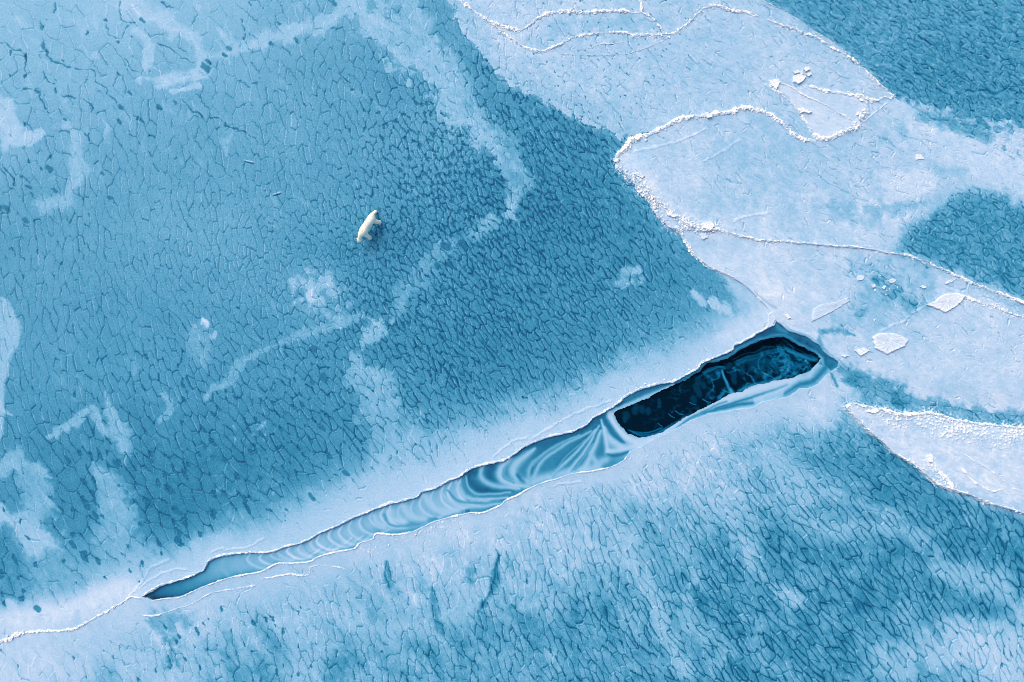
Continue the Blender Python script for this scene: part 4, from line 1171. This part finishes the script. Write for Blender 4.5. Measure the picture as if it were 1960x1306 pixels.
slab(R5((138, 412), (165, 402), (172, 415), (146, 426)), .12, "left small slab of the loose cluster above the fan", .96)
slab(R5((212, 425), (232, 412), (242, 428), (225, 440)), .12, "right small slab of the loose cluster above the fan", .96)
slab(R5((172, 410), (192, 405), (196, 425), (180, 428)), .09, "middle small slab of the loose cluster above the fan", .92)
slab(R5((165, 620), (190, 618), (242, 642), (225, 650), (195, 640), (175, 650)), .13, "white arrow shaped slab on the left ridge of the fan", .98)
slab(R5((0, 462), (50, 455), (65, 470), (40, 515), (15, 490)), .13, "white pointed slab at the upper left corner of the fan", .97)
slab(R5((834, 882), (862, 880), (878, 906), (836, 910)), .06, "square pale slab alone on the snow right of the fan", .94)
slab(tile(980, 0, (685, 990), (720, 980), (750, 1005), (735, 1015)), .10, "flat shard on the left rim of the broad floe", .93)
slab(tile(980, 0, (860, 1190), (890, 1210), (940, 1228), (915, 1240), (880, 1225)), .13, "white curled slab by the inner rim ridge", .98)
slab(tile(980, 0, (1092, 655), (1118, 648), (1130, 668), (1105, 678)), .18, "single white block below the S-shaped ridge", .98)
slab(tile(980, 430, (1060, 55), (1095, 50), (1110, 75), (1080, 88)), .07, "pale square slab under the rubble knot", .90)
slab(tile(1470, 866, (890, 15), (915, 12), (920, 50), (895, 50)), .14, "chunky white slab at the top of the crumbled wedge ridge", .98)
slab(tile(980, 0, (1082, 1300), (1096, 1270), (1128, 1262), (1142, 1290), (1118, 1312)), .16, "white slab at the knot where three ridges meet", .985)


def block_mesh(seed):
    g = random.Random(seed)
    bm = bmesh.new()
    for k in range(13):
        a, e = g.random() * 2 * PI, g.uniform(-.9, .9)
        bm.verts.new((math.cos(a) * math.sqrt(1 - e * e) * g.uniform(.75, 1), math.sin(a) * math.sqrt(1 - e * e) * g.uniform(.6, .9), e * .62))
    r = bmesh.ops.convex_hull(bm, input=bm.verts)
    bmesh.ops.delete(bm, geom=[v for v in bm.verts if not v.link_faces], context='VERTS')
    bmesh.ops.recalc_face_normals(bm, faces=bm.faces)
    me = bpy.data.meshes.new("ice_block")
    bm.to_mesh(me); bm.free()
    a = me.attributes.new("frost", 'FLOAT', 'POINT'); a.data.foreach_set("value", np.full(len(me.vertices), .985, np.float32))
    me.materials.append(M_RUBBLE)
    return me


BLOCKS = [block_mesh(k) for k in range(9)]
nblock = 0


def blocks_along(pts, n, spread, size, label, seed, offs=(0, 0)):
    global nblock
    g = random.Random(seed)
    p = catmull(pts, 1.5)
    for k in range(max(4, int(n * .7))):
        q = p[g.randrange(len(p))]
        x, y = q[0] + g.gauss(0, spread) + offs[0], q[1] + g.gauss(0, spread) + offs[1]
        if at(region, np.array([x]), np.array([y]))[0] == 9: continue
        s = g.uniform(*size) / S * .5 * 1.0
        o = bpy.data.objects.new("ice_block", BLOCKS[g.randrange(len(BLOCKS))])
        o.location = ((x - CX) / S, (CY - y) / S, float(zat(np.array([x]), np.array([y]))[0]) + s * .35)
        o.rotation_euler = (g.uniform(-.3, .3), g.uniform(-.3, .3), g.uniform(0, 6.28))
        o.scale = (s * g.uniform(.8, 1.4), s, s * g.uniform(.7, 1.1))
        link(o)
        tag(o, label, "ice block", label.replace("small white ice block", "loose blocks"))
        nblock += 1


blocks_along(R_S, 20, 3.0, (3.5, 7), "small white ice block on the S-shaped ridge", 1)
blocks_along(R_FAN_LOW, 18, 2.6, (4, 8), "small white ice block along the bottom of the fan", 2)
blocks_along(R5((440, 535), (520, 550), (600, 575), (660, 555)), 18, 3.0, (4, 8), "small white ice block along the top of the fan", 3)
blocks_along(R5((540, 600), (545, 630), (515, 660), (490, 650)), 12, 2.6, (5, 9), "small white ice block at the right side of the fan", 4)
blocks_along(R_A0[4:], 14, 2.6, (3, 6), "small white ice block on the V-bend ridge", 5)
blocks_along(tile(980, 0, (680, 205), (760, 208), (850, 210), (890, 205)), 8, 1.6, (4, 6.5), "small white ice block in the row below the short top ridge", 6)
blocks_along(tile(980, 0, (830, 150), (845, 175)), 5, 2.0, (3, 6), "small white ice block at the foot of the short top ridge", 7)
blocks_along(R_TOPRIGHT[:8], 16, 2.2, (3.5, 7), "small white ice block along the pointed floe rim", 8)
blocks_along(tile(980, 0, (790, 1130), (800, 1160), (870, 1190), (920, 1225)), 14, 3.5, (3, 7), "small white ice block on the left rim of the broad floe", 9)
blocks_along(tile(980, 430, (1050, 40), (1100, 20), (1140, 35)), 16, 3.4, (3.5, 8), "small white ice block in the rubble knot", 10)
blocks_along(R_C[4:], 22, 2.0, (3, 6), "small white ice block on the long sloping ridge", 11)
blocks_along(R_WUP[:8], 22, 3.6, (3.5, 7), "small white ice block on the upper wedge rim", 12, (4, 4))
blocks_along(R_WLO[4:], 16, 2.4, (3, 7), "small white ice block on the lower wedge rim", 13)
blocks_along(tile(0, 866, (40, 1060), (110, 1030), (170, 1020)), 12, 3.0, (4, 9), "small white ice block at the left end of the lead", 14)
blocks_along(R_D, 10, 2.2, (3, 6), "small white ice block right of the ragged slab", 15)
blocks_along(z6((340, 595), (300, 630), (440, 535), (560, 500), (850, 385), (870, 355)), 18, 2.2, (3, 5.5), "small white ice block on the upper lead rim", 16, (-2, -3))
blocks_along(z8((1620, 450), (1700, 420), (1770, 410), (1860, 390)) + z7((420, 960), (560, 900), (660, 880)), 16, 4, (2, 3.6), "small white ice block on the snow below the lead", 17)
blocks_along(R14((560, 300), (650, 355), (720, 400), (650, 490), (560, 460)), 12, 9, (2.5, 5), "small white ice block in the mottled patch", 18)
print("blocks", nblock)

# ------------------------------------------------------------------ polar bear
def bear_material():
    m, nt, b = new_mat("cream_bear_fur")
    tc = nt.nodes.new("ShaderNodeTexCoord")
    no = nt.nodes.new("ShaderNodeTexNoise"); no.inputs["Scale"].default_value = 5.0; no.inputs["Detail"].default_value = 5.0
    nt.links.new(tc.outputs["Object"], no.inputs["Vector"])
    sep = nt.nodes.new("ShaderNodeSeparateXYZ"); nt.links.new(tc.outputs["Object"], sep.inputs[0])
    ab = nt.nodes.new("ShaderNodeMath"); ab.operation = 'ABSOLUTE'; nt.links.new(sep.outputs["Y"], ab.inputs[0])
    mr = nt.nodes.new("ShaderNodeMapRange"); mr.inputs[1].default_value = .0; mr.inputs[2].default_value = .10; mr.inputs[3].default_value = 1; mr.inputs[4].default_value = 0
    nt.links.new(ab.outputs[0], mr.inputs[0])
    rm_ = nt.nodes.new("ShaderNodeMapRange"); rm_.inputs[1].default_value = .42; rm_.inputs[2].default_value = .62
    nt.links.new(no.outputs["Fac"], rm_.inputs[0])
    mx = nt.nodes.new("ShaderNodeMath"); mx.operation = 'MULTIPLY'
    nt.links.new(mr.outputs[0], mx.inputs[0]); nt.links.new(rm_.outputs[0], mx.inputs[1])
    mix = nt.nodes.new("ShaderNodeMix"); mix.data_type = 'RGBA'
    mix.inputs["A"].default_value = (.98, .95, .78, 1)
    mix.inputs["B"].default_value = (.66, .53, .25, 1)
    nt.links.new(mx.outputs[0], mix.inputs["Factor"])
    nt.links.new(mix.outputs["Result"], b.inputs["Base Color"])
    b.inputs["Roughness"].default_value = .9
    b.inputs["Specular IOR Level"].default_value = .1
    n2 = nt.nodes.new("ShaderNodeTexNoise"); n2.inputs["Scale"].default_value = 40.0
    nt.links.new(tc.outputs["Object"], n2.inputs["Vector"])
    bp = nt.nodes.new("ShaderNodeBump"); bp.inputs["Strength"].default_value = .35; bp.inputs["Distance"].default_value = .02
    nt.links.new(n2.outputs["Fac"], bp.inputs["Height"]); nt.links.new(bp.outputs[0], b.inputs["Normal"])
    return m


def plain(name, col, rough=.5):
    m, nt, b = new_mat(name)
    no = nt.nodes.new("ShaderNodeTexNoise"); no.inputs["Scale"].default_value = 30
    mix = nt.nodes.new("ShaderNodeMix"); mix.data_type = 'RGBA'
    mix.inputs["A"].default_value = tuple(c * .8 for c in col) + (1,); mix.inputs["B"].default_value = tuple(col) + (1,)
    nt.links.new(no.outputs["Fac"], mix.inputs["Factor"]); nt.links.new(mix.outputs["Result"], b.inputs["Base Color"])
    b.inputs["Roughness"].default_value = rough
    return m


M_FUR = bear_material()
M_DARK = plain("black_nose_skin", (.02, .02, .022), .4)
M_EAR = plain("ear_fur", (.72, .64, .46), .9)


def skinned(name, nodes, edges, root, sub=2):
    me = bpy.data.meshes.new(name)
    me.from_pydata([n[0] for n in nodes], edges, [])
    o = bpy.data.objects.new(name, me)
    link(o)
    o.modifiers.new("Skin", 'SKIN').use_smooth_shade = True
    for k, n in enumerate(nodes):
        r = n[1]
        me.skin_vertices[0].data[k].radius = r if isinstance(r, tuple) else (r, r)
    me.skin_vertices[0].data[root].use_root = True
    ss = o.modifiers.new("Subdivision", 'SUBSURF'); ss.levels = sub; ss.render_levels = sub
    dg = bpy.context.evaluated_depsgraph_get()
    new = bpy.data.meshes.new_from_object(o.evaluated_get(dg))
    bpy.data.objects.remove(o)
    for p in new.polygons: p.use_smooth = True
    return new


bear = bpy.data.objects.new("polar_bear", None)
bx, by = world_xy(704.2, 440.0)
bear.location = (bx, by, float(zat(np.array([704.2]), np.array([440.0]))[0]))
bear.rotation_euler = (0, 0, math.radians(-121.6))
link(bear)
tag(bear, "cream white polar bear walking alone across the cracked blue ice", "polar bear")
nodes = [((-.78, 0, .88), (.25, .30)),      # 0 pelvis (root)
         ((-.40, 0, .90), (.275, .33)), ((.00, 0, .90), (.285, .34)), ((.34, 0, .92), (.27, .32)), ((.56, .0, .90), (.20, .25)), ((.74, .01, .83), (.15, .18)), ((.88, .02, .76), (.138, .15)),
         ((1.02, .03, .69), (.148, .15)), ((1.11, .04, .56), (.098, .10)), ((1.15, .045, .46), (.068, .065)),
         ((-1.02, -.03, .78), (.165, .21)), ((-1.22, -.06, .62), (.115, .13)),
         # front left leg
         ((.40, .20, .66), .18), ((.38, .36, .38), .155), ((.40, .46, .15), .155), ((.47, .48, .10), (.175, .10)), ((.55, .48, .06), (.13, .055)),
         # front right leg
         ((.36, -.16, .62), .17), ((.22, -.20, .38), .125), ((.16, -.20, .14), .10), ((.26, -.21, .07), (.12, .075)), ((.34, -.21, .055), (.09, .05)),
         # hind left leg
         ((-.76, .20, .62), .19), ((-.78, .38, .38), .165), ((-.92, .48, .17), .155), ((-.86, .51, .09), (.17, .09)), ((-.72, .51, .06), (.13, .055)),
         # hind right leg, trailing behind
         ((-.94, -.13, .58), .19), ((-1.08, -.16, .40), .16), ((-1.40, -.15, .20), .12), ((-1.40, -.15, .08), (.115, .07)), ((-1.30, -.15, .05), (.10, .05))]
edges = [(0, 1), (1, 2), (2, 3), (3, 4), (4, 5), (5, 6), (6, 7), (7, 8), (8, 9), (0, 10), (10, 11), (3, 12), (12, 13), (13, 14), (14, 15), (15, 16), (3, 17), (17, 18), (18, 19), (19, 20), (20, 21),
         (0, 22), (22, 23), (23, 24), (24, 25), (25, 26), (0, 27), (27, 28), (28, 29), (29, 30), (30, 31)]
me = skinned("body", nodes, edges, 0)
me.materials.append(M_FUR)
link(bpy.data.objects.new("body", me), bear)


def ball(name, loc, r, mat, parent, rot=(0, 0, 0)):
    bm = bmesh.new()
    bmesh.ops.create_icosphere(bm, subdivisions=3, radius=1, matrix=Matrix.Translation(loc) @ Matrix.Rotation(rot[2], 4, 'Z') @ Matrix.Rotation(rot[1], 4, 'Y') @ Matrix.Diagonal((r[0], r[1], r[2], 1)))
    for f in bm.faces: f.smooth = True
    m_ = bpy.data.meshes.new(name)
    bm.to_mesh(m_); bm.free()
    m_.materials.append(mat)
    return link(bpy.data.objects.new(name, m_), parent)


for s in (-1, 1):
    ball("ear", (.965, .025 + s * .150, .80), (.035, .065, .06), M_EAR, bear, (0, .2, s * .3))
    ball("eye", (1.135, .035 + s * .085, .655), (.016, .016, .016), M_DARK, bear)
ball("nose", (1.185, .045, .425), (.040, .050, .040), M_DARK, bear)
